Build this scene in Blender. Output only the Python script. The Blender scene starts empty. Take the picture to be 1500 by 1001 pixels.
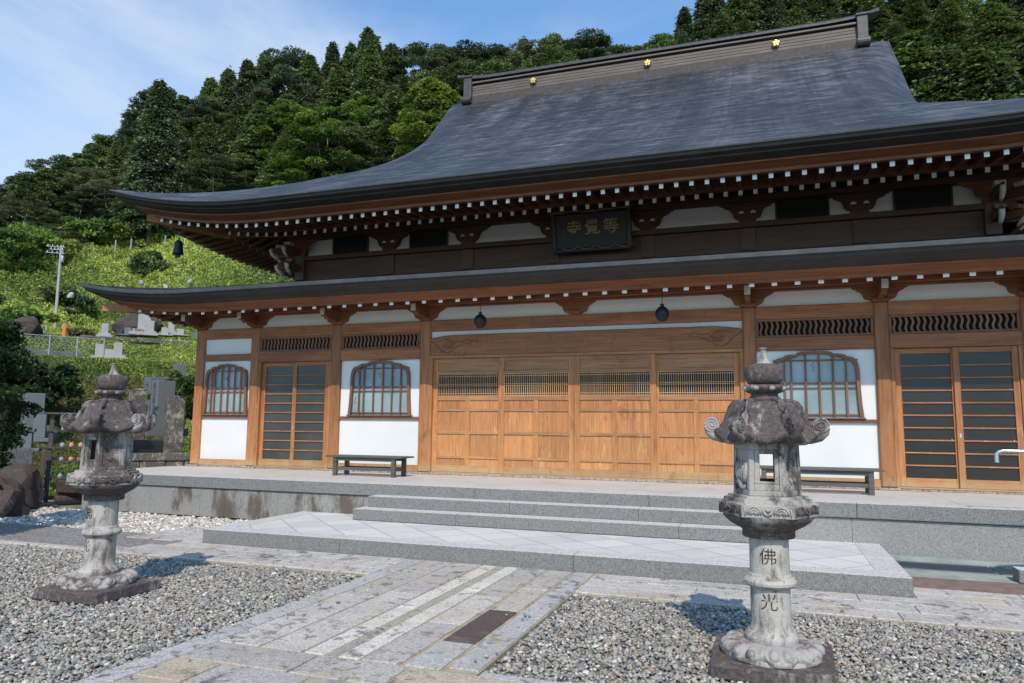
import bpy, bmesh, math, random
import numpy as np
from mathutils import Vector, Matrix

# ------------------------------------------------------------------ camera
S = bpy.context.scene
COL = S.collection
PI = math.pi
CAM = (9.9786, -12.3903, 0.9039)
YAW, PITCH, ROLL, FPX = -0.336118, 0.115712, 0.010287, 1064.595
def cam_axes():
    cy, sy, cp, sp = math.cos(YAW), math.sin(YAW), math.cos(PITCH), math.sin(PITCH)
    f = Vector((sy*cp, cy*cp, sp)); r = Vector((cy, -sy, 0)); u = r.cross(f)
    cr, sr = math.cos(ROLL), math.sin(ROLL)
    return r*cr + u*sr, u*cr - r*sr, f
_r, _u, _f = cam_axes()
cd = bpy.data.cameras.new('camera'); cam = bpy.data.objects.new('camera', cd); COL.objects.link(cam)
cd.sensor_width = 36; cd.lens = 36*FPX/1500; cd.clip_start = .05; cd.clip_end = 3000
M = Matrix.Identity(4)
for i in range(3):
    M[i][0], M[i][1], M[i][2], M[i][3] = _r[i], _u[i], -_f[i], CAM[i]
cam.matrix_world = M
S.camera = cam
# ------------------------------------------------------------------ light
# one metre of height throws a shadow of (-.30, .93): sun behind the camera, a little to the right
SUNV = Vector((-.30, .93, -1.0)).normalized()
sl = bpy.data.lights.new('sun', 'SUN'); sl.energy = 4.15; sl.angle = math.radians(.55); sl.color = (1, .885, .745)
so = bpy.data.objects.new('sun', sl); COL.objects.link(so); so.rotation_euler = SUNV.to_track_quat('-Z', 'Y').to_euler()
so.location = (10, -30, 40)
SUN_EL = math.asin(-SUNV.z); SUN_AZ = math.atan2(-SUNV.x, -SUNV.y)
w = bpy.data.worlds.new('World'); S.world = w; w.use_nodes = True
nt = w.node_tree; nt.nodes.clear()
def N(t, ty, **k):
    n = t.nodes.new(ty)
    for a, b in k.items():
        setattr(n, a, b)
    return n
sky = N(nt, 'ShaderNodeTexSky', sky_type='NISHITA', sun_disc=False, sun_elevation=SUN_EL, sun_rotation=SUN_AZ,
        altitude=700, air_density=1.1, dust_density=.6, ozone_density=2.2)
tc = N(nt, 'ShaderNodeTexCoord')
mp = N(nt, 'ShaderNodeMapping'); mp.inputs['Scale'].default_value = (1.0, 1.6, 3.4); mp.inputs['Rotation'].default_value = (0.3, .35, .5)
nz = N(nt, 'ShaderNodeTexNoise'); nz.inputs['Scale'].default_value = 1.7; nz.inputs['Detail'].default_value = 9; nz.inputs['Roughness'].default_value = .6
nz.inputs['Distortion'].default_value = .6
# thin cloud thickens towards the valley side (a direction in the sky, west-north-west)
dt = N(nt, 'ShaderNodeVectorMath', operation='DOT_PRODUCT'); dt.inputs[1].default_value = Vector((-.86, .44, .12)).normalized()
rg = N(nt, 'ShaderNodeMapRange'); rg.inputs[1].default_value = .70; rg.inputs[2].default_value = 1.0; rg.inputs[3].default_value = 0; rg.inputs[4].default_value = .36
ad = N(nt, 'ShaderNodeMath', operation='ADD')
cr = N(nt, 'ShaderNodeMapRange', interpolation_type='SMOOTHSTEP'); cr.inputs[1].default_value = .46; cr.inputs[2].default_value = 1.0; cr.inputs[3].default_value = .03; cr.inputs[4].default_value = .85
mx = N(nt, 'ShaderNodeMixRGB'); mx.inputs[2].default_value = (4.3, 4.9, 5.9, 1)
tint = N(nt, 'ShaderNodeMixRGB', blend_type='MULTIPLY'); tint.inputs[0].default_value = 1; tint.inputs[2].default_value = (1.04, 1.36, 1.50, 1)
bg = N(nt, 'ShaderNodeBackground'); bg.inputs[1].default_value = .16
ow = N(nt, 'ShaderNodeOutputWorld')
L = nt.links.new
L(tc.outputs['Generated'], mp.inputs[0]); L(mp.outputs[0], nz.inputs['Vector'])
L(tc.outputs['Generated'], dt.inputs[0]); L(dt.outputs['Value'], rg.inputs[0])
L(nz.outputs['Fac'], ad.inputs[0]); L(rg.outputs[0], ad.inputs[1]); L(ad.outputs[0], cr.inputs[0])
L(sky.outputs[0], tint.inputs[1]); L(tint.outputs[0], mx.inputs[1]); L(cr.outputs[0], mx.inputs[0])
L(mx.outputs[0], bg.inputs[0]); L(bg.outputs[0], ow.inputs[0])
S.view_settings.view_transform = 'Standard'; S.view_settings.look = 'None'
S.view_settings.exposure = 0.0; S.view_settings.gamma = 1
random.seed(7); RNG = np.random.default_rng(7)

def ray(px, py):            # a viewing ray of the photograph (used only to survey where real things stand)
    d = _f*FPX + _r*(px-750) + _u*(500.5-py)
    return d
def at_R(px, py, R):        # the point at horizontal distance R along that ray
    d = ray(px, py); h = math.hypot(d.x, d.y)
    return Vector(CAM) + d*(R/h)
def at_Z(px, py, z):
    d = ray(px, py); return Vector(CAM) + d*((z-CAM[2])/d.z)

# ------------------------------------------------------------------ object helpers
def tag(o, label=None, cat=None, group=None, kind=None):
    if label: o['label'] = label
    if cat: o['category'] = cat
    if group: o['group'] = group
    if kind: o['kind'] = kind
    return o
def thing(name, label, cat, loc=(0, 0, 0), rz=0, group=None):
    o = bpy.data.objects.new(name, None); COL.objects.link(o); o.empty_display_size = .2
    o.location = loc; o.rotation_euler = (0, 0, rz)
    return tag(o, label, cat, group)
def copy_tree(o, parent=None):
    c = o.copy(); COL.objects.link(c)
    if parent is not None: c.parent = parent
    for ch in list(o.children): copy_tree(ch, c)
    return c

class MB:
    def __init__(s): s.v = []; s.f = []; s.m = []; s.c = []; s.uv = []; s.haveuv = False
    def add(s, vs, fs, mi=0, col=None):
        b = len(s.v); s.v.extend([tuple(p) for p in vs])
        for f in fs:
            s.f.append(tuple(b+i for i in f)); s.m.append(mi); s.c.append(col)
        return b
    def box(s, x0, x1, y0, y1, z0, z1, mi=0, col=None):
        s.add([(x0,y0,z0),(x1,y0,z0),(x1,y1,z0),(x0,y1,z0),(x0,y0,z1),(x1,y0,z1),(x1,y1,z1),(x0,y1,z1)],
              [(0,3,2,1),(4,5,6,7),(0,1,5,4),(1,2,6,5),(2,3,7,6),(3,0,4,7)], mi, col)
    def obox(s, c, ax, ay, az, mi=0, col=None):   # oriented box: centre and three half axes
        c, ax, ay, az = map(Vector, (c, ax, ay, az))
        vs = [c+ax*i+ay*j+az*k for k in (-1,1) for (i,j) in ((-1,-1),(1,-1),(1,1),(-1,1))]
        s.add(vs, [(0,3,2,1),(4,5,6,7),(0,1,5,4),(1,2,6,5),(2,3,7,6),(3,0,4,7)], mi, col)
    def beam(s, a, b, w_, h, mi=0, col=None, up=(0,0,1)):
        a, b = Vector(a), Vector(b); d = (b-a); l = d.length; d.normalize()
        sx = d.cross(Vector(up)).normalized(); uz = sx.cross(d)
        s.obox((a+b)/2, d*(l/2), sx*(w_/2), uz*(h/2), mi, col)
    def prism(s, poly, fn, a, b, mi=0, col=None):  # poly of (p,q); fn(p,q,t)->xyz ; extruded t=a..b
        n = len(poly)
        vs = [fn(p, q, a) for p, q in poly] + [fn(p, q, b) for p, q in poly]
        fs = [tuple(range(n))[::-1], tuple(range(n, 2*n))] + [(i, (i+1) % n, n+(i+1) % n, n+i) for i in range(n)]
        s.add(vs, fs, mi, col)
    def tube(s, pts, r, n=8, mi=0, cap=True, col=None):
        pts = [Vector(p) for p in pts]; rs = r if isinstance(r, (list, tuple)) else [r]*len(pts)
        vs = []; ref = Vector((0,0,1))
        for i, p in enumerate(pts):
            t = (pts[min(i+1, len(pts)-1)] - pts[max(i-1, 0)]).normalized()
            if abs(t.dot(ref)) > .95: ref = Vector((0,1,0)) if abs(t.y) < .9 else Vector((1,0,0))
            a = t.cross(ref).normalized(); b = t.cross(a)
            for k in range(n):
                th = 2*PI*k/n; vs.append(p + (a*math.cos(th)+b*math.sin(th))*rs[i])
        fs = [(i*n+k, i*n+(k+1) % n, (i+1)*n+(k+1) % n, (i+1)*n+k) for i in range(len(pts)-1) for k in range(n)]
        if cap: fs += [tuple(range(n))[::-1], tuple((len(pts)-1)*n+k for k in range(n))]
        s.add(vs, fs, mi, col)
    def lathe(s, prof, n=32, c=(0,0), mi=0, rf=None, col=None, cap=True):  # prof (r,z); rf(theta,r,z)->(r,z)
        vs = []
        for r, z in prof:
            for k in range(n):
                th = 2*PI*k/n; rr, zz = (r, z) if rf is None else rf(th, r, z)
                vs.append((c[0]+rr*math.cos(th), c[1]+rr*math.sin(th), zz))
        m = len(prof)
        fs = [(i*n+k, i*n+(k+1) % n, (i+1)*n+(k+1) % n, (i+1)*n+k) for i in range(m-1) for k in range(n)]
        if cap: fs += [tuple(range(n))[::-1], tuple((m-1)*n+k for k in range(n))]
        s.add(vs, fs, mi, col)
    def build(s, name, mats, parent=None, smooth=False, bevel=0, loc=None, seg=2, angle=35):
        me = bpy.data.meshes.new(name); me.from_pydata(s.v, [], s.f)
        if not isinstance(mats, (list, tuple)): mats = [mats]
        for m in mats: me.materials.append(m)
        me.polygons.foreach_set('material_index', s.m)
        if any(c is not None for c in s.c):
            ca = me.color_attributes.new('Col', 'FLOAT_COLOR', 'CORNER')
            buf = []
            for f, c in zip(s.f, s.c):
                c = c or (1,1,1); buf.extend((c[0], c[1], c[2], 1)*len(f))
            ca.data.foreach_set('color', buf)
        if smooth:
            me.polygons.foreach_set('use_smooth', [True]*len(s.f))
            if smooth == 'angle': me.set_sharp_from_angle(angle=math.radians(angle))
        me.update()
        o = bpy.data.objects.new(name, me); COL.objects.link(o)
        if parent is not None: o.parent = parent
        if loc is not None: o.location = loc
        if bevel:
            b = o.modifiers.new('bevel', 'BEVEL'); b.width = bevel; b.segments = seg; b.limit_method = 'ANGLE'; b.angle_limit = math.radians(40)
        return o

def big_mesh(name, V, F, mat, col=None, smooth=False):
    """V (n,3) array, F (m,k) array of equal sided faces, col (m,3) per face"""
    me = bpy.data.meshes.new(name); n, m, k = len(V), len(F), F.shape[1]
    me.vertices.add(n); me.vertices.foreach_set('co', V.astype(np.float32).ravel())
    me.loops.add(m*k); me.loops.foreach_set('vertex_index', F.astype(np.int32).ravel())
    me.polygons.add(m); me.polygons.foreach_set('loop_start', np.arange(0, m*k, k, dtype=np.int32))
    if smooth: me.polygons.foreach_set('use_smooth', np.ones(m, dtype=bool))
    me.update(calc_edges=True)
    if col is not None:
        ca = me.color_attributes.new('Col', 'FLOAT_COLOR', 'CORNER')
        c4 = np.ones((m, 4), np.float32); c4[:, :3] = col
        ca.data.foreach_set('color', np.repeat(c4, k, axis=0).ravel())
    me.materials.append(mat)
    return me
def link_mesh(name, me, parent=None):
    o = bpy.data.objects.new(name, me); COL.objects.link(o)
    if parent is not None: o.parent = parent
    return o
# ------------------------------------------------------------------ materials
def newmat(name):
    m = bpy.data.materials.new(name); m.use_nodes = True; t = m.node_tree
    b = t.nodes['Principled BSDF']; return m, t, b
def ramp(t, stops, interp='LINEAR'):
    r = N(t, 'ShaderNodeValToRGB'); r.color_ramp.interpolation = interp
    e = r.color_ramp.elements
    while len(e) < len(stops): e.new(.5)
    for el, (p, c) in zip(e, stops): el.position = p; el.color = (*c, 1) if len(c) == 3 else c
    return r
def noise(t, vec, scale, detail=4, rough=.55, mscale=None, dist=0, loc=None):
    n = N(t, 'ShaderNodeTexNoise'); n.inputs['Scale'].default_value = scale
    n.inputs['Detail'].default_value = detail; n.inputs['Roughness'].default_value = rough; n.inputs['Distortion'].default_value = dist
    if mscale is not None or loc is not None:
        m = N(t, 'ShaderNodeMapping')
        if mscale is not None: m.inputs['Scale'].default_value = mscale
        if loc is not None: m.inputs['Location'].default_value = loc
        t.links.new(vec, m.inputs[0]); vec = m.outputs[0]
    t.links.new(vec, n.inputs['Vector']); return n.outputs['Fac']
def mix(t, fac, a, b, mode='MIX'):
    n = N(t, 'ShaderNodeMixRGB', blend_type=mode)
    for i, v in ((0, fac), (1, a), (2, b)):
        if hasattr(v, 'is_linked') or hasattr(v, 'links'): t.links.new(v, n.inputs[i])
        elif i == 0: n.inputs[0].default_value = v
        else: n.inputs[i].default_value = (*v, 1)
    return n.outputs[0]
def mathn(t, op, a, b=0.0, clamp=False):
    n = N(t, 'ShaderNodeMath', operation=op); n.use_clamp = clamp
    for i, v in ((0, a), (1, b)):
        if hasattr(v, 'links'): t.links.new(v, n.inputs[i])
        else: n.inputs[i].default_value = v
    return n.outputs[0]
def mrange(t, v, a, b, c=0., d=1.):
    n = N(t, 'ShaderNodeMapRange', interpolation_type='SMOOTHSTEP')
    t.links.new(v, n.inputs[0])
    for i, x in zip((1, 2, 3, 4), (a, b, c, d)): n.inputs[i].default_value = x
    return n.outputs[0]
def bump(t, b, h, strength=.3, dist=.01):
    n = N(t, 'ShaderNodeBump'); n.inputs['Strength'].default_value = strength; n.inputs['Distance'].default_value = dist
    t.links.new(h, n.inputs['Height']); t.links.new(n.outputs[0], b.inputs['Normal'])
def pos(t): return N(t, 'ShaderNodeNewGeometry').outputs['Position']
def objrand(t): return N(t, 'ShaderNodeObjectInfo').outputs['Random']

def wood(name, axis, dark, light, rough=.62, low_tone=None, streak=.5):
    m, t, b = newmat(name); p = pos(t)
    sc = {'x': (1.2, 26, 26), 'z': (26, 26, 1.2), 'y': (26, 1.2, 26)}[axis]
    sc2 = {'x': (.5, 5, 5), 'z': (5, 5, .5), 'y': (5, .5, 5)}[axis]
    g = noise(t, p, 1.6, 6, .6, sc, .8); g2 = noise(t, p, 1.3, 4, .6, sc2, 1.2)
    gg = mathn(t, 'ADD', mathn(t, 'MULTIPLY', g, .6), mathn(t, 'MULTIPLY', g2, .4))
    r = ramp(t, [(.36, dark), (.5, tuple((a+c)/2 for a, c in zip(dark, light))), (.64, light)])
    t.links.new(gg, r.inputs[0]); c = r.outputs[0]
    if low_tone:  # a second, more orange tone takes over towards the bottom
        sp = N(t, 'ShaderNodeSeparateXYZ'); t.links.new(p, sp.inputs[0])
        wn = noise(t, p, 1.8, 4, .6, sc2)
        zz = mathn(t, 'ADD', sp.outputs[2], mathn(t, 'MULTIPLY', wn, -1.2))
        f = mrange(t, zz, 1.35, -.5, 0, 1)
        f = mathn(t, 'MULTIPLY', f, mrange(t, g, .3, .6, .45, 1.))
        c = mix(t, mathn(t, 'MULTIPLY', f, .85), c, low_tone)
        bl = noise(t, p, 2.2, 6, .7, sc2, 1.5, (5, 2, 1)); c = mix(t, mathn(t, 'MULTIPLY', mrange(t, bl, .52, .62), .55), c, tuple(x*.55 for x in low_tone))
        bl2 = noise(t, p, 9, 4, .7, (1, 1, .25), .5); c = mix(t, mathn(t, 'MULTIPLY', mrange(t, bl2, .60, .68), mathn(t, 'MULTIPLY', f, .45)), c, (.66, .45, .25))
    if low_tone:     # splashed and greyed near the deck, and a weather line under each rail
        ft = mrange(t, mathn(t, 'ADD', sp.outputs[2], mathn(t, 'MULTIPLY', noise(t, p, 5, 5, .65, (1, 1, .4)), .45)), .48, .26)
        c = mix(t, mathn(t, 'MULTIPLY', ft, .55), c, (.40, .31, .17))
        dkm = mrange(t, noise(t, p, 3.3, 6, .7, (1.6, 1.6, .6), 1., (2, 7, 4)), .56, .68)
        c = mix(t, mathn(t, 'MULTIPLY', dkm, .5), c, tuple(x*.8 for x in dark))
    # per object tone
    rr = objrand(t); vv = N(t, 'ShaderNodeMapRange'); t.links.new(rr, vv.inputs[0]); vv.inputs[3].default_value = .80; vv.inputs[4].default_value = 1.14
    c = mix(t, 1.0, c, vv.outputs[0], 'MULTIPLY')
    t.links.new(c, b.inputs['Base Color']); b.inputs['Roughness'].default_value = rough
    bump(t, b, g, .35, .004)
    return m
def plain(name, col, rough=.6, metal=0., nscale=None, var=.15, bstr=0, coat=0):
    m, t, b = newmat(name); b.inputs['Roughness'].default_value = rough; b.inputs['Metallic'].default_value = metal
    if nscale:
        f = noise(t, pos(t), nscale, 5, .6)
        r = ramp(t, [(.3, tuple(x*(1-var) for x in col)), (.7, tuple(min(1, x*(1+var)) for x in col))])
        t.links.new(f, r.inputs[0]); t.links.new(r.outputs[0], b.inputs['Base Color'])
        if bstr: bump(t, b, f, bstr, .01)
    else: b.inputs['Base Color'].default_value = (*col, 1)
    return m
def speckle(t, p, col, amp=.5, scale=150):
    f = noise(t, p, scale, 2, .7); f2 = noise(t, p, scale*.35, 2, .6)
    v = N(t, 'ShaderNodeTexVoronoi'); v.inputs['Scale'].default_value = scale*.8; t.links.new(p, v.inputs['Vector'])
    s = N(t, 'ShaderNodeSeparateColor'); t.links.new(v.outputs['Color'], s.inputs[0])
    a = mathn(t, 'ADD', mathn(t, 'MULTIPLY', f, .45), mathn(t, 'MULTIPLY', s.outputs[0], .4))
    a = mathn(t, 'ADD', a, mathn(t, 'MULTIPLY', f2, .3))
    lo = tuple(x*(1-amp) for x in col); hi = tuple(min(1, x*(1+amp*.8)) for x in col)
    r = ramp(t, [(.3, lo), (.55, col), (.8, hi)]); t.links.new(a, r.inputs[0])
    return r.outputs[0], a
def granite(name, col, amp=.5, rough=.7, stain=0., scale=150, tiles=None, joint=None, usecol=False, grime=.2, top_tone=0, blotch=0):
    m, t, b = newmat(name); p = pos(t); base, a = speckle(t, p, col, amp, scale)
    if usecol:
        at = N(t, 'ShaderNodeAttribute', attribute_name='Col'); base = mix(t, 1., base, at.outputs['Color'], 'MULTIPLY')
    g = noise(t, p, 1.3, 6, .65)
    base = mix(t, mathn(t, 'MULTIPLY', mrange(t, g, .45, .72), grime), base, (.16, .145, .12))
    if top_tone:   # faces that look up get a lighter tone than the fronts
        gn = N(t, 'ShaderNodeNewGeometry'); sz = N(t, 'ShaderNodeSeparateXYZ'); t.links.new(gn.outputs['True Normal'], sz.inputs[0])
        base = mix(t, mrange(t, sz.outputs[2], .35, .8), base, mix(t, 1., base, (top_tone,)*3, 'MULTIPLY'))
    if blotch:     # old paving: lichen, scaling and black growth
        b1 = noise(t, p, 2.3, 7, .7, None, 1.2); b2 = noise(t, p, 9, 6, .72, None, .6)
        bb = mathn(t, 'ADD', mathn(t, 'MULTIPLY', b1, .5), mathn(t, 'MULTIPLY', b2, .5))
        base = mix(t, mathn(t, 'MULTIPLY', mrange(t, bb, .515, .60), blotch), base, (.075, .062, .058))
        base = mix(t, mathn(t, 'MULTIPLY', mrange(t, noise(t, p, 1.7, 5, .6, None, .5, (9, 4, 0)), .52, .68), .45), base, (.40, .34, .22))
    if stain:      # rusty brown run-off stains on the stone
        s1 = noise(t, p, 1.0, 5, .62, (1.7, 1.7, .55), .5, (3.1, 0, 0)); s2 = noise(t, p, 5, 4, .65, (1, 1, .5))
        sp = N(t, 'ShaderNodeSeparateXYZ'); t.links.new(p, sp.inputs[0])
        w1 = mrange(t, sp.outputs[0], .2, 1.6, .0, .09); w2 = mrange(t, sp.outputs[0], 4.0, 5.0, 0., -.09)
        s = mathn(t, 'ADD', mathn(t, 'ADD', mathn(t, 'MULTIPLY', s1, .62), mathn(t, 'MULTIPLY', s2, .38)), mathn(t, 'ADD', w1, w2))
        f = mathn(t, 'MULTIPLY', mrange(t, s, .55, .66), stain)
        base = mix(t, f, base, (.075, .05, .032))
    if tiles:
        mp = N(t, 'ShaderNodeMapping'); mp.inputs['Rotation'].default_value = (0, 0, PI/4); t.links.new(p, mp.inputs[0])
        br = N(t, 'ShaderNodeTexBrick'); br.offset = 0; br.inputs['Scale'].default_value = 1
        br.inputs['Brick Width'].default_value = tiles; br.inputs['Row Height'].default_value = tiles
        br.inputs['Mortar Size'].default_value = .006; br.inputs['Mortar Smooth'].default_value = .2
        br.inputs['Color1'].default_value = (.88, .89, .92, 1); br.inputs['Color2'].default_value = (1.06, 1.05, 1.04, 1); br.inputs['Mortar'].default_value = (.3, .3, .3, 1)
        t.links.new(mp.outputs[0], br.inputs['Vector']); base = mix(t, 1., base, br.outputs['Color'], 'MULTIPLY')
    t.links.new(base, b.inputs['Base Color']); b.inputs['Roughness'].default_value = rough
    bump(t, b, a, .25, .003)
    return m
def weathered(name, pale, dark, bias=.5, rough=.85, scale=3.2, vert=.45, toplich=0):
    """old lantern stone: pale granite with black-brown lichen crust in vertical runs, more on faces that look up"""
    m, t, b = newmat(name); tcn = N(t, 'ShaderNodeTexCoord').outputs['Object']; p = pos(t)
    base, a = speckle(t, p, pale, .22, 260)
    n1 = noise(t, p, scale, 7, .68, (1, 1, vert), .6); n2 = noise(t, p, scale*5, 5, .7, (1, 1, .35), .3)
    s = mathn(t, 'ADD', mathn(t, 'MULTIPLY', n1, .6), mathn(t, 'MULTIPLY', n2, .4))
    if toplich:
        gn = N(t, 'ShaderNodeNewGeometry'); sp = N(t, 'ShaderNodeSeparateXYZ'); t.links.new(gn.outputs['Normal'], sp.inputs[0])
        s = mathn(t, 'ADD', s, mathn(t, 'MULTIPLY', sp.outputs[2], toplich))
    f = mrange(t, s, 1-bias-.06, 1-bias+.07)
    n3 = mathn(t, 'ADD', mathn(t, 'MULTIPLY', mrange(t, noise(t, p, 45, 4, .7), .38, .62), .6), mathn(t, 'MULTIPLY', mrange(t, noise(t, p, 160, 3, .7), .42, .6), .4)); dk = mix(t, n3, tuple(x*.30 for x in dark), tuple(x*2.0 for x in dark))
    c = mix(t, mathn(t, 'MULTIPLY', f, .93), base, dk)
    lic = mathn(t, 'MULTIPLY', mrange(t, noise(t, p, 14, 4, .6), .58, .68), .5)
    c = mix(t, lic, c, tuple(x*.9 for x in pale))
    t.links.new(c, b.inputs['Base Color']); b.inputs['Roughness'].default_value = rough
    hh = mathn(t, 'ADD', mathn(t, 'MULTIPLY', n2, 1.), mathn(t, 'MULTIPLY', a, .5)); bump(t, b, hh, .5, .008)
    return m
def leafmat(name, a, c, rough=.55, trans=.25, dry=None, spec=.25):
    m, t, b = newmat(name)
    at = N(t, 'ShaderNodeAttribute', attribute_name='Col'); s = N(t, 'ShaderNodeSeparateColor'); t.links.new(at.outputs['Color'], s.inputs[0])
    r = ramp(t, [(0, a), (1, c)] if dry is None else [(0, a), (.85, c), (1, dry)]); t.links.new(s.outputs[0], r.inputs[0])
    v = N(t, 'ShaderNodeMapRange'); t.links.new(objrand(t), v.inputs[0]); v.inputs[3].default_value = .72; v.inputs[4].default_value = 1.25
    cc = mix(t, 1., r.outputs[0], v.outputs[0], 'MULTIPLY')
    t.links.new(cc, b.inputs['Base Color']); b.inputs['Roughness'].default_value = rough
    b.inputs['Specular IOR Level'].default_value = spec
    tr = N(t, 'ShaderNodeBsdfTranslucent'); t.links.new(mix(t, 1., cc, (1.0, 1.15, .55), 'MULTIPLY'), tr.inputs[0])
    ms = N(t, 'ShaderNodeMixShader'); ms.inputs[0].default_value = trans
    t.links.new(b.outputs[0], ms.inputs[1]); t.links.new(tr.outputs[0], ms.inputs[2])
    t.links.new(ms.outputs[0], t.nodes['Material Output'].inputs[0])
    return m
def attrmat(name, rough=.7, nscale=40, amp=.3, bstr=.2, spec=.4):
    m, t, b = newmat(name); at = N(t, 'ShaderNodeAttribute', attribute_name='Col')
    f = noise(t, pos(t), nscale, 3, .6); r = ramp(t, [(.3, (1-amp,)*3), (.7, (1+amp,)*3)]); t.links.new(f, r.inputs[0])
    t.links.new(mix(t, 1., at.outputs['Color'], r.outputs[0], 'MULTIPLY'), b.inputs['Base Color'])
    b.inputs['Roughness'].default_value = rough; b.inputs['Specular IOR Level'].default_value = spec
    if bstr: bump(t, b, f, bstr, .003)
    return m
def roofmat(name, tint=1.0, row=.115, wid=.36, rgh=0., spec=.5):
    m, t, b = newmat(name); uv = N(t, 'ShaderNodeUVMap').outputs[0]; p = pos(t)
    br = N(t, 'ShaderNodeTexBrick'); br.offset = .5; br.inputs['Scale'].default_value = 1
    br.inputs['Brick Width'].default_value = wid; br.inputs['Row Height'].default_value = row
    br.inputs['Mortar Size'].default_value = .011; br.inputs['Mortar Smooth'].default_value = .5; br.inputs['Bias'].default_value = 0
    br.inputs['Color1'].default_value = (.75, .75, .75, 1); br.inputs['Color2'].default_value = (1.25, 1.25, 1.25, 1); br.inputs['Mortar'].default_value = (.35, .35, .35, 1)
    t.links.new(uv, br.inputs['Vector'])
    n1 = noise(t, uv, 1., 6, .65, (.9, 2.6, 1)); n2 = noise(t, uv, 1., 4, .65, (3.4, 20, 1)); n3 = noise(t, uv, 1, 4, .6, (.9, .12, 1))
    b2 = N(t, 'ShaderNodeTexBrick'); b2.offset = .37; b2.inputs['Scale'].default_value = 1
    b2.inputs['Brick Width'].default_value = 3.1; b2.inputs['Row Height'].default_value = row*3
    b2.inputs['Mortar Size'].default_value = .013; b2.inputs['Mortar Smooth'].default_value = .4
    b2.inputs['Color1'].default_value = (.82, .82, .82, 1); b2.inputs['Color2'].default_value = (1.15, 1.15, 1.15, 1); b2.inputs['Mortar'].default_value = (2.3, 2.3, 2.4, 1)
    t.links.new(uv, b2.inputs['Vector'])
    s = mathn(t, 'ADD', mathn(t, 'ADD', mathn(t, 'MULTIPLY', n1, .33), mathn(t, 'MULTIPLY', n2, .42)), mathn(t, 'MULTIPLY', n3, .25))
    r = ramp(t, [(.41, (.016*tint, .019*tint, .023*tint)), (.5, (.045*tint, .052*tint, .061*tint)), (.60, (.18*tint, .18*tint, .205*tint))]); t.links.new(s, r.inputs[0])
    c = mix(t, .9, r.outputs[0], br.outputs['Color'], 'MULTIPLY')
    c = mix(t, mathn(t, 'MULTIPLY', mrange(t, noise(t, uv, 1, 4, .6, (.7, 9, 1)), .44, .56), .95), c, mix(t, 1., c, b2.outputs['Color'], 'MULTIPLY'))
    t.links.new(c, b.inputs['Base Color']); b.inputs['Metallic'].default_value = .3; b.inputs['Specular IOR Level'].default_value = spec
    rr = mrange(t, n2, .35, .65, .42+rgh, .68+rgh); t.links.new(rr, b.inputs['Roughness'])
    # each course steps down over the next
    sp = N(t, 'ShaderNodeSeparateXYZ'); t.links.new(uv, sp.inputs[0])
    saw = mathn(t, 'FRACT', mathn(t, 'DIVIDE', sp.outputs[1], row))
    h = mathn(t, 'ADD', mathn(t, 'MULTIPLY', saw, -.6), mathn(t, 'MULTIPLY', n2, 1.6)); bump(t, b, h, 1., .03)
    return m

W_D, W_L = (.100, .034, .014), (.260, .092, .036)  # eave woods darkened: the deep shade under the eaves is in their colour
LOW_TONE = (.42, .185, .066)
m_wood_v = wood('wood_upright', 'z', (.16, .056, .020), (.40, .155, .056), low_tone=LOW_TONE)
m_wood_h = wood('wood_level', 'x', (.15, .050, .018), (.37, .138, .050), low_tone=LOW_TONE)
m_door_v = wood('door_panel_wood', 'z', (.23, .078, .024), (.55, .225, .074), low_tone=(.50, .235, .085))
m_door_h = wood('door_rail_wood', 'x', (.20, .085, .036), (.42, .20, .085), low_tone=(.44, .225, .095))
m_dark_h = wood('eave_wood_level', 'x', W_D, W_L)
m_store_h = wood('shaded_storey_wood', 'x', (.048, .018, .009), (.115, .044, .021))  # darker copy of the wood; shade between the roofs is put into its colour
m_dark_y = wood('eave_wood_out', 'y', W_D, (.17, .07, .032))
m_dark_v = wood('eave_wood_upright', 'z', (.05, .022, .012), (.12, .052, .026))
m_grid = wood('pale_slat_wood', 'z', (.50, .27, .12), (.74, .47, .25))
m_frame = wood('window_frame_wood', 'z', (.12, .048, .026), (.23, .10, .054))
m_plaster, t_, b_ = newmat('white_plaster'); p_ = pos(t_); b_.inputs['Roughness'].default_value = .85
n_ = noise(t_, p_, 1.6, 6, .65); r_ = ramp(t_, [(.3, (.63, .63, .62)), (.7, (.68, .68, .67))]); t_.links.new(n_, r_.inputs[0])
n2_ = noise(t_, p_, 7, 6, .7, (1, 1, .3)); sz_ = N(t_, 'ShaderNodeSeparateXYZ'); t_.links.new(p_, sz_.inputs[0])
lo_ = mrange(t_, mathn(t_, 'ADD', sz_.outputs[2], mathn(t_, 'MULTIPLY', n2_, .35)), .62, .28)      # rain splash near the deck
c_ = mix(t_, mathn(t_, 'MULTIPLY', lo_, .28), r_.outputs[0], (.46, .42, .36)); c_ = mix(t_, mathn(t_, 'MULTIPLY', mrange(t_, n2_, .60, .75), .25), c_, (.55, .53, .49))
t_.links.new(c_, b_.inputs['Base Color']); bump(t_, b_, n2_, .08, .004)
m_endcap = plain('white_end_paint', (.80, .81, .82), .6)
m_nosegrey = plain('grey_end_paint', (.50, .46, .40), .7, 0, 8, .15)
m_fascia = plain('dark_eave_layers', (.034, .031, .030), .6, .15, 3, .25)
m_fasciatop = plain('eave_copper_edge', (.06, .065, .07), .6, .2, 6, .3)
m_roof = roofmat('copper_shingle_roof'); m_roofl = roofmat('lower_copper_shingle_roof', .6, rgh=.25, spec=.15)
m_ridge = wood('ridge_boards', 'x', (.085, .066, .058), (.19, .155, .135), .6)
m_ridgedark = plain('ridge_copper', (.060, .060, .062), .55, .25, 9, .4, .2)
m_ridgebase = plain('ridge_base_boards', (.055, .044, .040), .7, 0, 9, .4, .2)
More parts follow.
